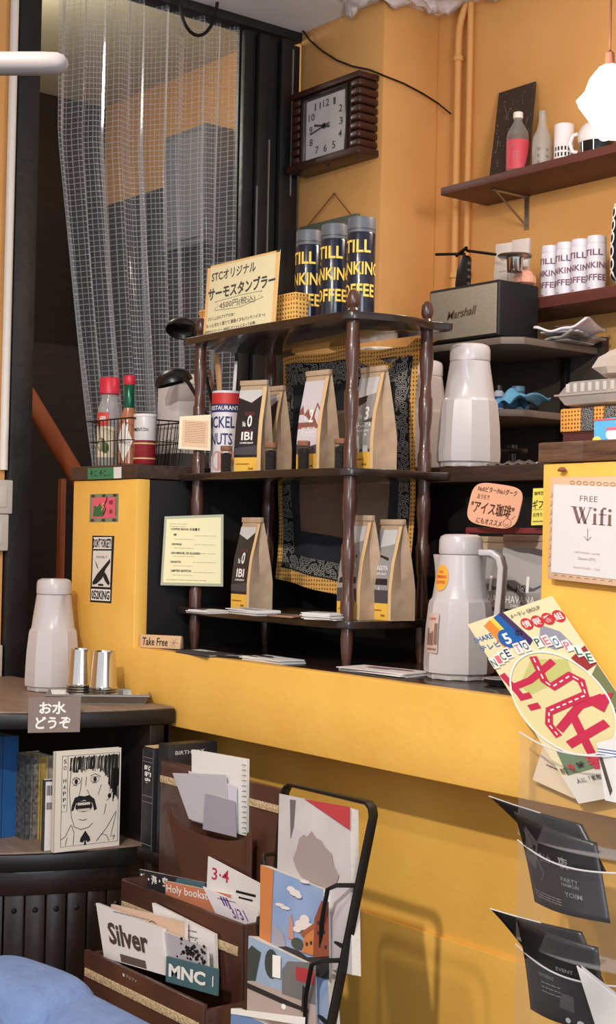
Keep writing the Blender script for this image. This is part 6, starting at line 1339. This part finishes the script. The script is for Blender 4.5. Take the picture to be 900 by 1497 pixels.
def fp(nm, m_, pts, l=1): mb = MB(); patch(mb, fc, pts, l); return mb.build(nm, m_, t)
fp('rainbow_stripe', ORANGEINK, [(.16, .965), (.26, .985), (.34, .83), (.24, .80)]); fp('rainbow_stripe', mat('rb_yellow', (236, 208, 80), .6), [(.26, .985), (.31, .99), (.40, .83), (.34, .83)], 1.2); fp('rainbow_stripe', BLUEINK, [(.31, .99), (.38, 1), (.50, .80), (.40, .80)], 1.4); fp('rainbow_stripe', PURPLEINK, [(.38, 1), (.44, 1), (.56, .82), (.50, .80)], 1.6)
fp('map_disc', mat('map_cream', (226, 214, 160), .6), [(u, v) for u, v in ell(.45, .485, .46, .275, 30)], 1.5); fp('map_field', mat('map_green', (196, 196, 120), .6), [(.14, .62), (.42, .73), (.76, .68), (.72, .60), (.2, .56)], 1.8)
fp('side_panel', OLIVEINK, [(.82, .55), (1, .62), (1, .40), (.86, .38)], 1.3); fp('side_panel', PURPLEINK, [(.80, .38), (1, .40), (1, .17), (.72, .22)], 1.3); fp('side_panel', BLUEINK, [(.46, .24), (.80, .32), (.84, .16), (.42, .15)], 1.2); fp('side_panel', mat('flyer_green', (104, 128, 96), .6), [(.10, .27), (.48, .22), (.48, .15), (.06, .14)], 1.2); fp('temple', mat('flyer_temple', (156, 52, 56), .6), [(.80, .68), (1, .72), (1, .62), (.86, .60)], 1.8)
fp('castle', mat('flyer_grey', (150, 150, 164), .6), [(.60, .80), (.72, .88), (.86, .82), (.90, .74), (.70, .74)], 1.2)
fp('foot_panel', mat('flyer_foot', (222, 216, 204), .6), [(0, 0), (1, 0), (1, .155), (0, .135)], 1.2)
mb = MB(); stroke(mb, fc, [(.46, .74), (.42, .61), (.46, .57), (.70, .60), (.76, .56), (.72, .49), (.28, .46), (.20, .40), (.22, .33)],   .017, 4.5); ro_ = mb.build('red_road', REDINK, t)
mb = MB()
PTS = [(.46, .74), (.42, .61), (.46, .57), (.70, .60), (.76, .56), (.72, .49), (.28, .46), (.20, .40), (.22, .33)]
for (a, b) in zip(PTS, PTS[1:]):
    L_ = math.hypot((b[0] - a[0]) * fc.w, (b[1] - a[1]) * fc.h); n_ = max(1, int(L_ / .014))
    for k in range(n_): s0_, s1_ = (k + .2) / n_, (k + .75) / n_; stroke(mb, fc, [(a[0] + (b[0] - a[0]) * s0_, a[1] + (b[1] - a[1]) * s0_), (a[0] + (b[0] - a[0]) * s1_, a[1] + (b[1] - a[1]) * s1_)], .0028, 5.2)
mb.build('road_dashes', WHITEINK, t)['kind'] = 'stuff'
for P_, w_ in (([(.04, .70), (.10, .56)], .015), ([(.06, .62), (.28, .63), (.62, .69)], .014), ([(.06, .56), (.2, .56)], .013), ([(.10, .50), (.22, .50)], .013), ([(.26, .36), (.60, .45), (.86, .46)], .016), ([(.26, .28), (.74, .34)], .016), ([(.48, .43), (.40, .14)], .019)):
    mb = MB(); k_l = k_l + .25 if 'k_l' in dir() else 2.0; stroke(mb, fc, P_, w_, k_l); mb.build('red_stroke', REDINK, t)
fp('red_tip', REDINK, [(.64, .48), (.98, .47), (.78, .39)], 4.2)
mb = MB(); stroke(mb, fc, ell(.45, .485, .46, .275, 40), .004, 5.6, True); mb.build('disc_outline', WHITEINK, t)
for i, (ch, m_) in enumerate(zip('情報番組', (REDINK,) * 4)):
    u, v = .60 + i * .115, .905 - i * .004; d_ = fp('red_disc', mat('disc_red', (206, 46, 54), .6), ell(u, v, .062, .033, 16), 2 + i * .3); mb = MB(); txt(mb, ch, fc, u, v, .038, .085, .015, 0, 4.2); mb.build('letter', WHITEINK, t)
fp('blue_disc', BLUEINK, ell(.32, .865, .095, .052, 20), 2.2); words('lettering', WHITEINK, t, fc, [('5', .32, .865, .06, .075, .03)], 4); words('lettering', INK, t, fc, [('の', .47, .875, .03, .07, .01), ('メ〜テレ GROUP', .66, .965, .022, .34, .008), ('人に「素敵」を', .30, .105, .024, .36, .008), ('分', .55, .195, .034, .08, .01), ('時', .26, .175, .034, .08, .015), ('前', .06, .165, .03, .07, .01)], 6)
words('lettering', BLUEINK, t, fc, [('SHARE', .08, .905, .028, .22, .005), ('テレビ', .10, .855, .032, .24, .012)], 3); words('lettering', mat('time_red', (206, 40, 60), .6), t, fc, [('9', .155, .172, .040, .06, .03), ('55', .41, .187, .040, .14, .03)], 6)
cols = (GREENINK, PINKINK, GREENINK, NAVYINK, PINKINK, NAVYINK, GREENINK, PINKINK, BLUEINK, PINKINK, GREENINK)
a_ = [math.pi * (.93 - .085 * i) for i in range(11)]
lets = 'NICETOPEOPL'; pos = [.04, .11, .17, .24, .37, .46, .60, .69, .77, .85, .92]
for i, (ch, u) in enumerate(zip('NICETOPEOPLE', pos + [.98])):
    v = .80 - 1.1 * max(0, u - .62) ** 2 * 1.0 - .18 * max(0, .3 - u) ** 1.2; mb = MB(); rect(mb, fc, u - .036, v - .030, u + .036, v + .030, 6 + .05 * i); o = mb.build('letter_back', WHITEINK, t); mb = MB(); txt(mb, ch, fc, u, v, .042, .052, .012, -.9 * max(0, u - .7), 7.4); mb.build('letter', cols[i % 11], t)
# small leaflet behind, black leaflets, white tickets
q = [onY(778, 1140, YP - .016), onY(840, 1168, YP - .016), onY(842, 1104, YP - .016), onY(795, 1085, YP - .016)]
t, fc = sheet('leaflet', 'pale leaflet behind the bottom of the programme flyer', 'leaflet', q, .001, mat('leaf_pale', (226, 206, 178), .7)); mb = MB(); scribble(mb, fc, .2, .7, .5, .04, 0, 1); mb.build('print', GREYINK, t)
BLF = mat('leaflet_black', (30, 29, 31), .3, col2=(44, 42, 44), scale=12)
def curved_leaf(label, c4, Y, bulge, group, prints):
    q = [onY(*c4[0], Y), onY(*c4[1], Y), onY(*c4[2], Y), onY(*c4[3], Y - .0)]
    t = thing('black_leaflet', label, 'leaflet', q[0], 0, group)
    class LF:
        w = (q[1] - q[0]).length; h = (q[3] - q[0]).length
        def __call__(s, u, v, l=1):
            p = (q[0] * (1 - u) + q[1] * u) * (1 - v) + (q[3] * (1 - u) + q[2] * u) * v - q[0]
            return p + Vector((0, -bulge * math.sin(math.pi * min(1, u)) * (1 - .3 * v) - .0012 * l - .012 * (v ** 3) * (1 - u), 0))
    f = LF(); mb = MB(); gpatch(mb, f, 0, 0, 1, 1, 14, 14, 0); mb.build('sheet', BLF, t, 0, 60, solid=.0025)
    for (m_, it) in prints:
        for x in it: mb = MB(); txt(mb, x[0], f, x[1], x[2], x[3], x[4], .006, 0, 2); mb.build('lettering', m_, t)
    return t, f
GR = mat('leaflet_grey_ink', (128, 126, 126), .6)
t, f = curved_leaf('black leaflet with grey lettering in the middle pocket', ((782, 1318), (892, 1350), (872, 1232), (758, 1186)), YP - .052, .020, 'black leaflets in the holder', [(GR, [('夜', .60, .62, .14, .12), ('さんか', .36, .60, .10, .16), ('PARTY', .64, .42, .05, .2), ('NAMORI', .64, .36, .04, .2), ('YOIM', .66, .25, .06, .2)])])
mb = MB(); [scribble(mb, f, .06 + .02 * i, .5, .16 - .03 * i, .010, 0, i, 2) for i in range(3)]; stroke(mb, f, [(.1, .85), (.3, .4), (.22, .3)], .0012, 2); mb.build('print', GR, t)['kind'] = 'stuff'
mb = MB(); patch(mb, f, [(.02, .5), (.16, .4), (.3, .75), (.14, .9)], 1.6); mb.build('picture', mat('leaf_pic', (78, 74, 74), .5), t)
t, f = curved_leaf('black leaflet edge standing behind the middle pocket leaflet', ((800, 1250), (886, 1275), (850, 1205), (722, 1163)), YP - .030, .010, 'black leaflets in the holder', [])
MB().tube([f(0, 1, 1), f(.3, 1, 1), f(.6, 1, 1)], .0012, 5).build('white_edge', GREYPAPER, t)
t, f = curved_leaf('black leaflet with small print in the lower pocket', ((776, 1475), (886, 1510), (874, 1385), (762, 1342)), YP - .055, .020, 'black leaflets in the holder', [(GR, [('EVENT', .62, .62, .04, .2), ('WORKS', .36, .48, .04, .22)])])
mb = MB(); [scribble(mb, f, .28, .55, .40 - .05 * i, .012, 0, i + 3, 2) for i in range(3)]; mb.build('print', GR, t)['kind'] = 'stuff'
mb = MB(); patch(mb, f, [(.52, .18), (.70, .16), (.70, .34), (.56, .35)], 1.6); mb.build('picture', mat('leaf_pic', 0), t)
mb = MB(); patch(mb, f, ell(.62, .06, .03, .03, 12), 2); patch(mb, f, ell(.76, .05, .04, .035, 12), 2); mb.build('icons', GREYPAPER, t)['kind'] = 'stuff'
t, f = curved_leaf('black leaflet edge standing behind the lower pocket leaflet', ((790, 1420), (886, 1445), (850, 1362), (724, 1327)), YP - .032, .010, 'black leaflets in the holder', [])
MB().tube([f(0, 1, 1), f(.3, 1, 1), f(.6, 1, 1)], .0014, 5).build('white_edge', WHITEPAPER, t)
q = [onY(870, 1500, YP - .085), onY(905, 1500, YP - .085), onY(915, 1470, YP - .085), onY(842, 1412, YP - .085)]
t, fc = sheet('ticket', 'white curled ticket sheets at the lower right corner', 'ticket', q, .003, WHITEPAPER)
q2 = [p + Vector((.006, .004, .002)) - q[0] for p in q]; card('second_sheet', q2, .001, GREYPAPER, t)
q = [onY(884, 1170, YP - .07), onY(930, 1180, YP - .07), onY(930, 1070, YP - .07), onY(872, 1086, YP - .07)]
t, fc = sheet('pamphlet', 'striped white pamphlet at the right edge over the flyer', 'pamphlet', q, .006, WHITEPAPER); mb = MB(); [stroke(mb, fc, [(0, v), (1, v + .02)], .0014) for v in (.90, .85, .80)]; mb.build('blue_stripes', BLUEINK, t)['kind'] = 'stuff'; mb = MB(); patch(mb, fc, [(0, .78), (.12, .78), (.3, .2), (.2, .1)]); mb.build('dark_picture', mat('pic_dark_brown', (70, 56, 48), .6), t)
